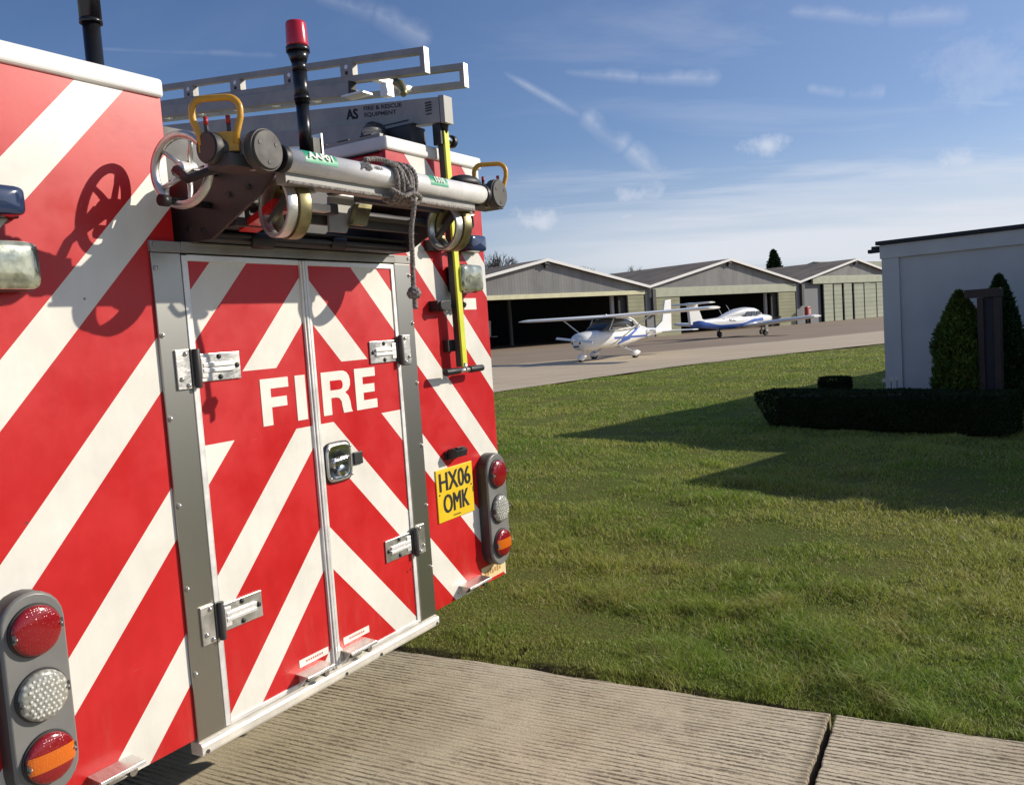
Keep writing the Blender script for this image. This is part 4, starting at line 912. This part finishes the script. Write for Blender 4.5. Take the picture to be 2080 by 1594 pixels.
# pale building beyond the last hangar
c = Vector((63, 126, 0)); mx = Matrix(((HD.x, HB.x, 0, c.x), (HD.y, HB.y, 0, c.y), (0, 0, 1, 0), (0, 0, 0, 1)))
bb = empty('far_shed', mx, 'shed with pale green roof showing behind the farthest hangar', 'shed')
mb = MB(); mb.box(-16, 22, 0, 18, 0, 6.2); mb.build('wall', M['lap_grey'], bb)
mb = MB(); mb.prism([(-.5, 6.2), (18.5, 6.2), (9, 8.3)], lambda a, b_, d: (d, a, b_), -16.5, 22.5); mb.build('roof', mat('pale_green_roof', (.36, .36, .22), .7, var=.1, vscale=.3), bb)
# low far buildings / hedge line at the left end of the row, behind the engine
# red fire point
c = Vector((3.35, 70.2, 0)) + HD*(24.6*2-11.6) - HB*.8
mx = Matrix(((HD.x, HB.x, 0, c.x), (HD.y, HB.y, 0, c.y), (0, 0, 1, 0), (0, 0, 0, 1)))
fp = empty('fire_point', mx, 'red fire extinguisher cabinet against the grey wall of the farthest hangar', 'fire point')
mb = MB(); mb.box(-.33, .33, -.2, .2, .65, 1.85); mb.build('cabinet', mat('cabinet_red', (.42, .03, .04), .5, var=.1), fp, bevel=.04)
mb = MB(); mb.box(-.10, .31, -.215, -.202, 1.0, 1.6); mb.build('notice', mat('notice_pink', (.6, .35, .33), .6), fp)
mb = MB(); 
for x in (-.28, .28): mb.box(x-.04, x+.04, -.15, .15, 0, .66)
mb.build('legs', M['darkgrey'], fp)

# ================================================================= AIRCRAFT
def superring(x, hw, z0, z1, e=.72, n_=28, yoff=0.):
    cz = (z0+z1)/2; hh = (z1-z0)/2
    return [(x, yoff+hw*math.copysign(abs(math.cos(q))**e, math.cos(q)), cz+hh*math.copysign(abs(math.sin(q))**e, math.sin(q))) for q in np.linspace(0, 2*math.pi, n_, endpoint=False)]
def body_mat(name, kind):
    m = bpy.data.materials.new(name); m.use_nodes = True; t = NT(m.node_tree); b = t.n['Principled BSDF']
    tc = t.node('ShaderNodeTexCoord').outputs['Object']; x, y, z = t.xyz(tc); blue = (.03, .10, .42)
    if kind == 'high':
        def band(x0, z0, x1, z1, wd):
            f = t.m('DIVIDE', t.m('SUBTRACT', x, x0), x1-x0); zz = t.m('MULTIPLY_ADD', f, z1-z0, z0)
            a = t.m('LESS_THAN', t.m('ABSOLUTE', t.m('SUBTRACT', z, zz)), wd); r_ = t.m('MULTIPLY', t.m('GREATER_THAN', x, min(x0, x1)), t.m('LESS_THAN', x, max(x0, x1))); return t.m('MULTIPLY', a, r_)
        k = t.m('MAXIMUM', band(-1.85, 1.45, .1, .66, .065), band(.35, .93, -2.35, .90, .05)); k = t.m('MAXIMUM', k, band(-.75, .93, -.1, .78, .10))
    else:
        # blue belly sweeping up to the tail
        f = t.mr(x, -4.9, -2.6, 1.36, .94); g = t.mr(x, -.9, .9, .0, .32); top = t.m('ADD', f, g)
        k = t.m('MULTIPLY', t.m('LESS_THAN', z, top), t.m('LESS_THAN', x, 1.5)); low = t.m('MULTIPLY', t.m('LESS_THAN', z, t.m('SUBTRACT', top, .26)), t.m('GREATER_THAN', x, -.5)); k = t.m('SUBTRACT', k, low, clamp=True)
    t.put(b.inputs['Base Color'], t.mix(k, (.80, .80, .78), blue)); b.inputs['Roughness'].default_value = .28; b.inputs['Coat Weight'].default_value = .4; return m
M['acwhite'] = mat('aircraft_white', (.80, .80, .78), .3, coat=.3)
M['acgrey'] = mat('aircraft_print', (.13, .13, .15), .5)
def wing(mb, y0, y1, xle0, xle1, ch0, ch1, z0, z1, th=.12, n_=12):
    def sec(y, xl, ch, z):
        pts = []
        for k in range(n_):
            q = 2*math.pi*k/n_; u_ = .5+.5*math.cos(q); tk = .5*th*ch*(math.sin(q))*(1.25-.8*abs(u_-.3)) ; pts.append((xl-ch*(1-u_), y, z+tk+.02*ch*(1-(2*u_-1)**2)))
        return pts
    mb.loft([sec(y0, xle0, ch0, z0), sec(y0+(y1-y0)*.96, xle0+(xle1-xle0)*.96, ch0+(ch1-ch0)*.96, z0+(z1-z0)*.96), sec(y1, xle1-.06, ch1*.75, z1)])
def wheelpart(h, c, r, wd, name, fairing=None):
    mb = MB(); mb.cyl((c[0], c[1]-wd/2, c[2]), (c[0], c[1]+wd/2, c[2]), r, n=20); wp = mb.build(name, M['tyre'], h, bevel=.02)
    if fairing:
        fm = MB(); x, y, z = c; L = fairing
        fm.loft([superring(x+L*a, hw, z+lo, z+hi, .9, 18, y) for a, hw, lo, hi in ((.50, .01, -.02, .02), (.44, .06, -.06, .08), (.25, .10, -.10, .15), (0, .115, -.12, .19), (-.3, .10, -.06, .17), (-.6, .05, .0, .12), (-.78, .01, .05, .07))]); fm.build('wheel_fairing', M['acwhite'], wp)
    return wp
# --- high wing aircraft
c = Vector((4.42, 37.35, .012)); phi = R(43)
fx = Vector((-math.sin(phi), -math.cos(phi), 0)); fy = Vector((-fx.y, fx.x, 0))
MX = Matrix(((fx.x*1.14, fy.x*1.14, 0, c.x), (fx.y*1.14, fy.y*1.14, 0, c.y), (0, 0, .985, c.z), (0, 0, 0, 1)))
A1 = empty('light_aircraft', MX, 'white high wing light aircraft with blue cross stripes parked nose to the left', 'light aircraft', 'light aircraft parked on the apron')
B = lambda mb, name, mm, p=A1, bevel=0.: mb.build(name, mm, p, bevel=bevel)
M['body1'] = body_mat('high_wing_body', 'high'); mb = MB()
mb.loft([superring(*q) for q in ((2.08, .10, .82, 1.06), (2.02, .26, .62, 1.17), (1.80, .38, .52, 1.25), (1.4, .44, .46, 1.30), (.95, .49, .52, 1.33), (.55, .51, .50, 1.34), (0, .52, .50, 1.34), (-.7, .50, .54, 1.36), (-1.3, .42, .62, 1.40), (-1.8, .30, .72, 1.36), (-2.6, .19, .84, 1.26), (-3.6, .10, .94, 1.20), (-4.15, .04, 1.0, 1.16))])
fus = B(mb, 'fuselage', M['body1'])
mb = MB()
mb.loft([superring(*q) for q in ((.98, .40, 1.26, 1.33), (.75, .46, 1.27, 1.48), (.42, .49, 1.28, 1.74), (.25, .50, 1.28, 1.80), (-.6, .49, 1.28, 1.80), (-1.15, .40, 1.30, 1.66), (-1.6, .28, 1.32, 1.46))]); B(mb, 'canopy', M['glass'])
mb = MB()
for s in (-1, 1):
    mb.tube([(.62, s*.50, 1.30), (.30, s*.505, 1.79)], .022); mb.tube([(-.78, s*.50, 1.34), (-.60, s*.49, 1.42), (-.5, s*.49, 1.50)], .02)
    mb.tube([(.05, s*.45, 1.82), (-.65, s*.46, 1.80), (-1.0, s*.46, 1.68), (-1.20, s*.45, 1.50), (-1.45, s*.40, 1.38)], .055, radii=[.05, .05, .06, .08, .10]); mb.tube([(.62, s*.50, 1.30), (-.2, s*.53, 1.31), (-.9, s*.51, 1.33), (-1.25, s*.44, 1.42)], .025)
mb.loft([superring(*q) for q in ((-.95, .20, 1.66, 1.80), (-1.3, .24, 1.42, 1.70), (-1.9, .14, 1.25, 1.45), (-2.6, .05, 1.15, 1.28))]); B(mb, 'canopy_frame', M['acwhite'])
mb = MB(); wing(mb, 0, 4.60, .48, .42, 1.32, 1.05, 1.86, 1.93); wing(mb, 0, -4.35, .48, .42, 1.32, 1.05, 1.86, 1.93); mb.dome((.1, 0, 1.93), (0, 0, 1), .05, .09, 12, 4); B(mb, 'wing', M['acwhite'])
mb = MB()
for s in (-1, 1): mb.tube([(.35, s*.47, .68), (.15, s*2.05, 1.83)], .028)
B(mb, 'wing_strut', M['acwhite'])
mb = MB(); mb.prism([(-3.15, 1.14), (-3.75, 1.50), (-4.05, 2.50), (-4.52, 2.54), (-4.45, 1.0), (-3.9, .98)], lambda a, b_, d: (a, d, b_), -.04, .04); B(mb, 'tail_fin', M['acwhite'], bevel=.015)
mb = MB(); wing(mb, 0, 1.45, -3.62, -3.72, .85, .62, 1.02, 1.02, .09); wing(mb, 0, -1.45, -3.62, -3.72, .85, .62, 1.02, 1.02, .09); B(mb, 'tailplane', M['acwhite'])
mb = MB(); mb.cyl((2.06, 0, .97), (2.22, 0, .97), .11, .05, n=16); mb.dome((2.22, 0, .97), (1, 0, 0), .05, .05, 12, 4)
for s in (-1, 1):
    q = R(8); d = Vector((0, -math.cos(q), math.sin(q)))*s; mb.bar(Vector((2.15, 0, .97))+d*.05, Vector((2.15, 0, .97))+d*.85, .10, .025, (1, 0, .6))
B(mb, 'propeller', M['acwhite'])
mb = MB(); 
for y, z in ((-.16, .84), (.16, .84)): mb.cyl((2.0, y, z), (2.06, y, z), .055, n=14)
mb.box(2.0, 2.05, -.12, .12, .66, .72); B(mb, 'cooling_inlets', M['black'])
mb = MB(); mb.tube([(1.55, 0, .62), (1.72, 0, .25)], .035); B(mb, 'nose_leg', M['acwhite'])
mb = MB(); mb.tube([(-.15, .30, .58), (-.2, .62, .42), (-.25, .93, .28)], .035); mb.tube([(-.15, -.30, .58), (-.2, -.62, .42), (-.25, -.93, .28)], .035); B(mb, 'main_leg', M['acwhite'])
wheelpart(A1, (1.78, 0, .17), .17, .12, 'nose_wheel', .42); wheelpart(A1, (-.28, .98, .18), .18, .13, 'main_wheel', .48); wheelpart(A1, (-.28, -.98, .18), .18, .13, 'main_wheel', .48)
mb = MB()
def side1(x0, z0, yy): return lambda a, b_: (x0-a, yy+.010-(-(a))*.12*-1 if False else yy-(a)*.135, z0+b_)
text_mb(mb, lambda a, b_: (-2.62-a, .215-.115*a, 1.05+b_), 'G-ITSN', .30, bold=.006, spx=.95); text_mb(mb, lambda a, b_: (-2.62+a, -.215-.115*a, 1.05+b_), 'G-ITSN', .30, bold=.006, spx=.95); B(mb, 'registration', M['acgrey'], fus)
mb = MB(); mb.tube([(-.9, .1, .55), (-1.05, .1, .36)], .012); mb.tube([(1.3, -.1, .55), (1.1, -.12, .38)], .03); B(mb, 'aerial', M['acwhite'])
cc_ = Vector((3.35, 70.2, 0)) + HD*(-3.5) + HB*10.5; ph2 = R(60)
f2 = Vector((-math.sin(ph2), -math.cos(ph2), 0))
A3 = copy_tree(A1); A3.matrix_world = Matrix(((f2.x*1.14, -f2.y*1.14, 0, cc_.x), (f2.y*1.14, f2.x*1.14, 0, cc_.y), (0, 0, .985, .01), (0, 0, 0, 1))); A3['label'] = 'light aircraft standing in the dark inside the nearest hangar'
# --- low wing T tail aircraft
c = Vector((16.45, 59.6, .01)); th_ = R(48); fx = Vector((math.sin(th_), math.cos(th_), 0)); fy = Vector((-fx.y, fx.x, 0)); KS = 1.155
MX = Matrix(((fx.x*KS, fy.x*KS, 0, c.x), (fx.y*KS, fy.y*KS, 0, c.y), (0, 0, .98, c.z), (0, 0, 0, 1)))
A2 = empty('light_aircraft', MX, 'white low wing aircraft with blue belly and T tail parked pointing right', 'light aircraft', 'light aircraft parked on the apron')
M['body2'] = body_mat('low_wing_body', 'low'); mb = MB()
mb.loft([superring(*q) for q in ((2.95, .12, .98, 1.24), (2.85, .36, .76, 1.38), (2.5, .46, .68, 1.44), (1.9, .52, .62, 1.50), (1.45, .56, .58, 1.56), (.6, .57, .56, 1.52), (-.5, .55, .58, 1.52), (-1.6, .48, .60, 1.50), (-2.8, .36, .68, 1.44), (-4.0, .22, .80, 1.38), (-5.1, .10, .92, 1.32))])
fus2 = B(mb, 'fuselage', M['body2'], A2)
mb = MB(); mb.loft([superring(*q) for q in ((1.62, .40, 1.44, 1.58), (1.25, .46, 1.44, 1.86), (.9, .49, 1.42, 2.0), (.2, .51, 1.42, 2.06), (-.5, .48, 1.42, 2.0), (-1.3, .38, 1.38, 1.80), (-2.2, .22, 1.34, 1.52), (-2.8, .10, 1.3, 1.40))]); B(mb, 'cabin', M['acwhite'], A2)
for s in (-1, 1):
    for x0, x1, x2, x3 in ((1.30, .80, .88, 1.18), (.70, .22, .22, .70), (.12, -.42, -.22, .12)):
        mb = MB(); mb.prism([(x0, 1.47), (x1, 1.47), (x2, 1.74), (x3, 1.74)], lambda a, b_, d, s=s: (a, s*(.548-.14*max(0, b_-1.5)-.04*max(0, .2-a))+s*d, b_), -.03, .012); B(mb, 'window', M['glass'], A2)
mb = MB(); wing(mb, .4, 4.85, .95, .60, 1.80, 1.15, .72, 1.12, .18); B(mb, 'wing', M['acwhite'], A2)
mb = MB(); wing(mb, -.4, -4.85, .95, .60, 1.80, 1.15, .72, 1.12, .18); B(mb, 'wing', M['acwhite'], A2)
mb = MB(); mb.prism([(-3.35, 1.26), (-4.15, 1.42), (-4.60, 2.46), (-5.45, 2.50), (-5.30, 1.1), (-4.4, 1.05)], lambda a, b_, d: (a, d, b_), -.08, .08); B(mb, 'tail_fin', M['acwhite'], A2, .02)
mb = MB(); wing(mb, 0, 1.45, -4.62, -4.75, .95, .75, 2.46, 2.48, .14); wing(mb, 0, -1.45, -4.62, -4.75, .95, .75, 2.46, 2.48, .14); mb.tube([(-4.5, 0, 2.47), (-5.55, 0, 2.48)], .09); B(mb, 'tailplane', M['acwhite'], A2)
mb = MB(); mb.cyl((2.9, 0, 1.10), (3.12, 0, 1.10), .14, .05, n=14); mb.bar((3.0, .06, 1.10), (3.0, .9, 1.02), .12, .03, (1, 0, .6)); mb.bar((3.0, -.06, 1.10), (3.0, -.9, 1.18), .12, .03, (1, 0, .6)); B(mb, 'propeller', M['darkgrey'], A2)
for y in (-1.6, 1.6):
    mb = MB(); mb.cyl((-.05, y, .25), (-.05, y, .85), .045, n=12); mb.mat(1).prism([(.12, .75), (-.22, .75), (-.16, .30), (.06, .30)], lambda a, b_, d, y=y: (a, y+d+(.10 if y < 0 else -.10)*-1, b_), -.01, .01); B(mb, 'main_leg', [M['darkgrey'], M['acwhite']], A2)
    wheelpart(A2, (-.05, y, .21), .21, .14, 'main_wheel')
mb = MB(); mb.cyl((2.15, 0, .22), (2.15, 0, .75), .04, n=12); B(mb, 'nose_leg', M['darkgrey'], A2); wheelpart(A2, (2.15, 0, .19), .19, .12, 'nose_wheel')
mb = MB(); text_mb(mb, lambda a, b_: (-2.0+a, -.435+.115*(-1)*(-a)*-1*.0-.0+.125*(-a)*1.0*-1*-1, 1.22+b_), 'G-LAOL', .34, bold=.007, spx=.95); B(mb, 'registration', M['acgrey'], fus2)
mb = MB(); mb.tube([(-1.2, 0, 1.8), (-1.6, 0, 2.3)], .012); mb.tube([(-2.0, 0, 1.55), (-2.4, 0, 2.05)], .012); B(mb, 'aerial', M['acwhite'], A2)

# ================================================================= WHITE BUILDING on the right
AF = Vector((.69, -.724, 0)); AB = Vector((.724, .69, 0)); A0 = Vector((6.05, 13.66, 0))
MXB = Matrix(((AF.x, AB.x, 0, A0.x), (AF.y, AB.y, 0, A0.y), (0, 0, 1, 0), (0, 0, 0, 1)))   # x along the front (towards camera right), y back
BL = empty('clubhouse', MXB, 'low white rendered building with flat dark edged roof beside the lawn', 'building')
M['render'] = mat('white_render', (.58, .57, .54), .85, var=.06, vscale=1.5, bump=.08, bscale=30)
M['render2'] = mat('white_render_panel', (.53, .525, .50), .85, var=.07, vscale=1.2, bump=.1, bscale=20)
M['felt'] = mat('black_roof_edge', (.02, .022, .028), .7, var=.2)
B2 = lambda mb, name, mm, bevel=0.: mb.build(name, mm, BL, bevel=bevel)
mb = MB(); mb.box(.03, 14, .03, 13.2, 0, 2.545); mb.box(3.82, 14, -2.15, .03, 0, 2.545); B2(mb, 'wall', M['render2'])
mb = MB(); mb.box(0, .27, 0, .3, -.03, 2.33); B2(mb, 'corner_pier', M['render'], .004)
mb = MB(); mb.box(-.02, 3.79, -.015, .3, 2.332, 2.55); mb.box(3.79, 14, -2.19, -1.9, 2.332, 2.55); mb.box(-.02, .25, .302, 13.25, 2.332, 2.55); B2(mb, 'fascia', M['render'], .004)
mb = MB(); mb.box(-.07, 14.1, -.06, 13.3, 2.552, 2.615); mb.box(3.75, 14.1, -2.24, -.062, 2.552, 2.615); B2(mb, 'roof_edge', M['felt'], .01)
mb = MB(); mb.box(-.22, -.02, .0, .10, 2.44, 2.50); mb.box(-.16, -.06, .0, 13.0, 2.485, 2.545); B2(mb, 'gutter', M['felt'], .01)
mb = MB(); mb.box(.3, 3.8, .0, .029, 0, .10); B2(mb, 'plinth', M['felt'])

# ================================================================= PLANTS
def leaf_mat(name, c1, c2, sp=.2):
    m = bpy.data.materials.new(name); m.use_nodes = True; t = NT(m.node_tree); b = t.n['Principled BSDF']
    gn = t.node('ShaderNodeNewGeometry'); rnd = gn.outputs['Random Per Island']; n1 = t.noise(gn.outputs['Position'], 3., 4, .6)
    c = t.mix(rnd, c1, c2); c = t.mix(t.mr(n1, .35, .65, 0., .45), c, tuple(q*.55 for q in c1)); t.put(b.inputs['Base Color'], c); b.inputs['Roughness'].default_value = .6; b.inputs['Specular IOR Level'].default_value = sp; return m
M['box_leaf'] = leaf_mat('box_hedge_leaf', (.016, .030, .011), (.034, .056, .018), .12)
M['thuja'] = leaf_mat('conifer_leaf', (.045, .095, .014), (.12, .17, .022))
M['thuja2'] = leaf_mat('dark_conifer_leaf', (.022, .052, .015), (.05, .09, .022))
M['bark'] = mat('bark', (.07, .055, .042), .9, var=.3, vscale=5)
def leaves(name, pts, nrm, size, mm, parent=None, matrix=None, elong=1.6):
    pts = np.array(pts); nrm = np.array(nrm); n_ = len(pts)
    r1 = rng.normal(size=(n_, 3)); a = np.cross(nrm+.55*r1, rng.normal(size=(n_, 3))); a /= np.linalg.norm(a, axis=1)[:, None]+1e-9
    d = nrm+.6*rng.normal(size=(n_, 3)); d -= a*np.sum(a*d, 1)[:, None]; d /= np.linalg.norm(d, axis=1)[:, None]+1e-9
    s = size*(.6+.8*rng.random(n_))[:, None]
    V = np.stack([pts-a*s*.5, pts+d*s*elong*.5-a*s*.35, pts+d*s*elong, pts+d*s*elong*.5+a*s*.35, pts+a*s*.5], 1).reshape(-1, 3)
    me = bpy.data.meshes.new(name); me.vertices.add(n_*5); me.vertices.foreach_set('co', V.reshape(-1))
    me.loops.add(n_*5); me.loops.foreach_set('vertex_index', np.arange(n_*5).astype(np.int32)); me.polygons.add(n_)
    me.polygons.foreach_set('loop_start', (np.arange(n_)*5).astype(np.int32)); me.polygons.foreach_set('loop_total', np.full(n_, 5, np.int32)); me.update(); me.validate()
    me.materials.append(mm); o = bpy.data.objects.new(name, me); col.objects.link(o)
    if parent: o.parent = parent
    if matrix is not None: o.matrix_world = matrix
    return o
def hedge(x0, x1, y0, y1, h_, nleaf, label, roundend=0., at0=None):
    c = A0 + AF*x0 + AB*y0 if at0 is None else at0
    mx = Matrix(((AF.x, AB.x, 0, c.x), (AF.y, AB.y, 0, c.y), (0, 0, 1, 0), (0, 0, 0, 1))); L, Wd = x1-x0, y1-y0
    e = empty('box_hedge', mx, label, 'hedge', 'clipped box hedges by the white building')
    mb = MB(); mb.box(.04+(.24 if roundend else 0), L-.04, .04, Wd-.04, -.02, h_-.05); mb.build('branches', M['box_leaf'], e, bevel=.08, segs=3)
    P_, N_ = [], []
    areas = [L*h_, L*h_, Wd*h_, Wd*h_, L*Wd]; tot = sum(areas)
    for k in range(nleaf):
        q = random.random()*tot; i = 0
        while q > areas[i]: q -= areas[i]; i += 1
        u_, v_ = random.random(), random.random(); j = random.uniform(-.012, .010)
        if i == 0: p, n_ = (u_*L, -j, v_*h_), (0, -1, 0)
        elif i == 1: p, n_ = (u_*L, Wd+j, v_*h_), (0, 1, 0)
        elif i == 2: p, n_ = (-j, u_*Wd, v_*h_), (-1, 0, 0)
        elif i == 3: p, n_ = (L+j, u_*Wd, v_*h_), (1, 0, 0)
        else: p, n_ = (u_*L, v_*Wd, h_+j*.7), (0, 0, 1)
        # bulge and a rounded, undercut left end
        p = list(p); zz = p[2]/h_
        if roundend and p[0] < roundend: p[0] += .24*max(0, 1-zz)**1.5*(1-max(0, p[0])/roundend)
        p[2] += .006*math.sin(p[0]*4)+.004*math.sin(p[0]*11); P_.append(p); N_.append(n_)
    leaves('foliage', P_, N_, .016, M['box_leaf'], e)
    return e
random.seed(11)
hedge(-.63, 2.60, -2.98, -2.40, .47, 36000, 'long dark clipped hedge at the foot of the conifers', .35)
def polar(px, Dd, z=0.):
    r_ = ray(px, 700); k = Dd/r_.y; return (r_.x*k, Dd, z)
hedge(0, .44, 0, .30, .43, 9000, 'short block of clipped hedge standing alone behind the long one', at0=Vector(polar(1659, 14.3)))
hedge(0, .38, 0, .25, .20, 5000, 'lowest small hedge left of the short clipped block', at0=Vector(polar(1604, 14.4)))
def thuja(pos, h_, r_, label, mm, seed, nleaf=26000, tap=1.75):
    random.seed(seed); e = empty('conifer', Matrix.Translation(Vector(pos)), label, 'conifer', 'columnar conifers by the white building')
    mb = MB(); mb.tube([(0, 0, -.05), (0, 0, h_*.5), (0, 0, h_*.93)], .03, radii=[.05, .03, .008]); mb.build('trunk', M['bark'], e)
    P_, N_ = [], []; ph = [random.uniform(0, 6.28) for _ in range(6)]
    for k in range(nleaf):
        z = h_*(1-random.random()**.85*.97); t_ = z/h_; q = random.uniform(0, 6.283)
        prof = (min(1, (1-t_)*tap))**.8*(1 if t_ > .3 else .72+.28*t_/.3)
        lump = 1+.10*math.sin(3*q+ph[0]+z*4)+.08*math.sin(5*q+ph[1]-z*9)+.07*math.sin(8*q+ph[2]+z*15)
        rr_ = r_*prof*lump*(random.uniform(.72, 1.04) if random.random() > .03 else random.uniform(1.02, 1.12)); P_.append((rr_*math.cos(q), rr_*math.sin(q), z)); N_.append((math.cos(q)*.5, math.sin(q)*.5, .85))
    leaves('foliage', P_, N_, .022, mm, e, elong=2.4)
    core = MB(); core.loft([[(r_*.66*k*math.cos(q), r_*.66*k*math.sin(q), z*h_) for q in np.linspace(0, 6.283, 14, endpoint=False)] for k, z in ((.7, .03), (1, .2), (1, .45), (.75, .7), (.35, .88), (.05, .95))]); core.build('inner_branches', M['thuja2'], e)
    return e
def polar(px, Dd, z=0.):
    r_ = ray(px, 700); k = Dd/r_.y; return (r_.x*k, Dd, z)
thuja(polar(1950, 11.45), 1.70, .295, 'bright green conifer left of the timber post', M['thuja'], 5, tap=3.0)
thuja(polar(2032, 11.6), 1.88, .34, 'taller dark conifer right of the timber post', M['thuja2'], 8, tap=1.9)
pp = polar(2003, 11.1)
mxp = Matrix.Translation(Vector(pp)) @ Matrix.Rotation(math.atan2(AF.y, AF.x), 4, 'Z')
SP = empty('timber_post', mxp, 'brown timber sign frame standing between the two conifers', 'timber post')
M['timber'] = mat('stained_timber', (.05, .036, .028), .75, var=.25, vscale=9, bump=.2, bscale=30)
for x in (-.045, .15):
    mb = MB(); mb.box(x-.038, x+.038, -.055, .055, -.05, 1.61); mb.build('post', M['timber'], SP, bevel=.006)
mb = MB(); mb.box(-.23, .20, -.07, .07, 1.612, 1.725); mb.build('top_rail', M['timber'], SP, bevel=.006)
mb = MB(); mb.box(-.006, .111, -.02, .02, .10, 1.60); mb.build('board', M['felt'], SP)
M['petal'] = mat('pale_petals', (.75, .75, .58), .6); M['stem'] = mat('flower_stem', (.05, .12, .02), .7)
for k, px in enumerate((1791, 1806, 1818)):
    p = polar(px, 11.95+.05*k); e = empty('daffodil', Matrix.Translation(Vector(p)), ('leftmost', 'middle', 'rightmost')[k]+' of the three small pale daffodils behind the long clipped hedge', 'flower', 'daffodils behind the hedge')
    mb = MB(); mb.tube([(0, 0, -.02), (.01, 0, .40), (.0, -.02, .53)], .006); mb.build('stem', M['stem'], e)
    mb = MB()
    for q in range(6):
        a = q*math.pi/3; mb.add([(0, -.03, .54), (.02*math.cos(a-.4), -.035, .54+.02*math.sin(a-.4)), (.05*math.cos(a), -.03, .54+.05*math.sin(a)), (.02*math.cos(a+.4), -.035, .54+.02*math.sin(a+.4))], [(0, 1, 2, 3)])
    mb.cyl((0, -.03, .54), (0, -.06, .54), .012, .016, n=10); mb.build('bloom', M['petal'], e)
# distant trees
def bare_tree(pos, h_, spread, label, seed, depth=6):
    random.seed(seed); e = empty('bare_tree', Matrix.Translation(Vector(pos)), label, 'tree', 'bare winter trees behind the hangars')
    tr = MB(); tr.tube([(0, 0, -.2), (0, 0, h_*.3)], .2, radii=[.028*h_, .020*h_], m=7); tr.build('trunk', M['bark'], e)
    cr = MB()
    def grow(p, d, L, r_, k):
        q = p + d*L; md = (p+q)/2 + Vector((random.uniform(-1, 1), random.uniform(-1, 1), 0))*L*.08
        cr.tube([p, md, q], r_, radii=[r_, r_*.85, r_*.62], m=4)
        if k == 0: return
        for _ in range(3 if k > 2 else 4):
            nd = (d + Vector((random.uniform(-1, 1), random.uniform(-1, 1), random.uniform(-.25, .7)))*spread).normalized(); grow(q, nd, L*random.uniform(.62, .82), r_*.6, k-1)
    for _ in range(4):
        grow(Vector((0, 0, h_*.28)), Vector((random.uniform(-.6, .6), random.uniform(-.6, .6), 1)).normalized(), h_*.22, .014*h_, depth-2)
    cr.build('crown', M['bark'], e, fix=False); return e
def place(px, py, Dd): r_ = ray(px, py); k = Dd/r_.y; return Vector((r_.x*k, Dd, 0)), EYE+r_.z*k
for i, (px, py, Dd, sp_, lb_) in enumerate(((990, 500, 118, .75, 'largest bare tree, left above the nearest hangar roof'), (1180, 533, 150, .6, 'thin bare tree top peeping over the right slope of the nearest hangar'), (1262, 533, 150, .7, 'bare tree top just left of the middle hangar ridge'), (1300, 538, 160, .7, 'smaller bare tree top beside the middle hangar roof'), (1384, 534, 165, .7, 'faint bare tree top above the middle hangar roof'))):
    p, h_ = place(px, py, Dd); bare_tree(p, h_, sp_, lb_, 20+i)
p, h_ = place(1571, 508, 150); random.seed(5)
e = empty('spruce', Matrix.Translation(p), 'dark spruce rising behind the middle hangar roof', 'tree')
mb = MB(); mb.tube([(0, 0, 0), (0, 0, h_*.97)], .3, radii=[.3, .04]); mb.build('trunk', M['bark'], e)
P_, N_ = [], []
for k in range(9000):
    t_ = random.random()**.8; z = h_*(1-t_*.85); tier = .72+.28*((z*1.15) % 1.0); q = random.uniform(0, 6.283)
    rr_ = (.12+t_*h_*.33)*tier*(1+.25*math.sin(3*q+z)+.2*math.sin(5*q-2*z))*random.random()**.4; P_.append((rr_*math.cos(q), rr_*math.sin(q), z-rr_*.15)); N_.append((math.cos(q), math.sin(q), .1))
leaves('crown', P_, N_, .28, M['thuja2'], e)
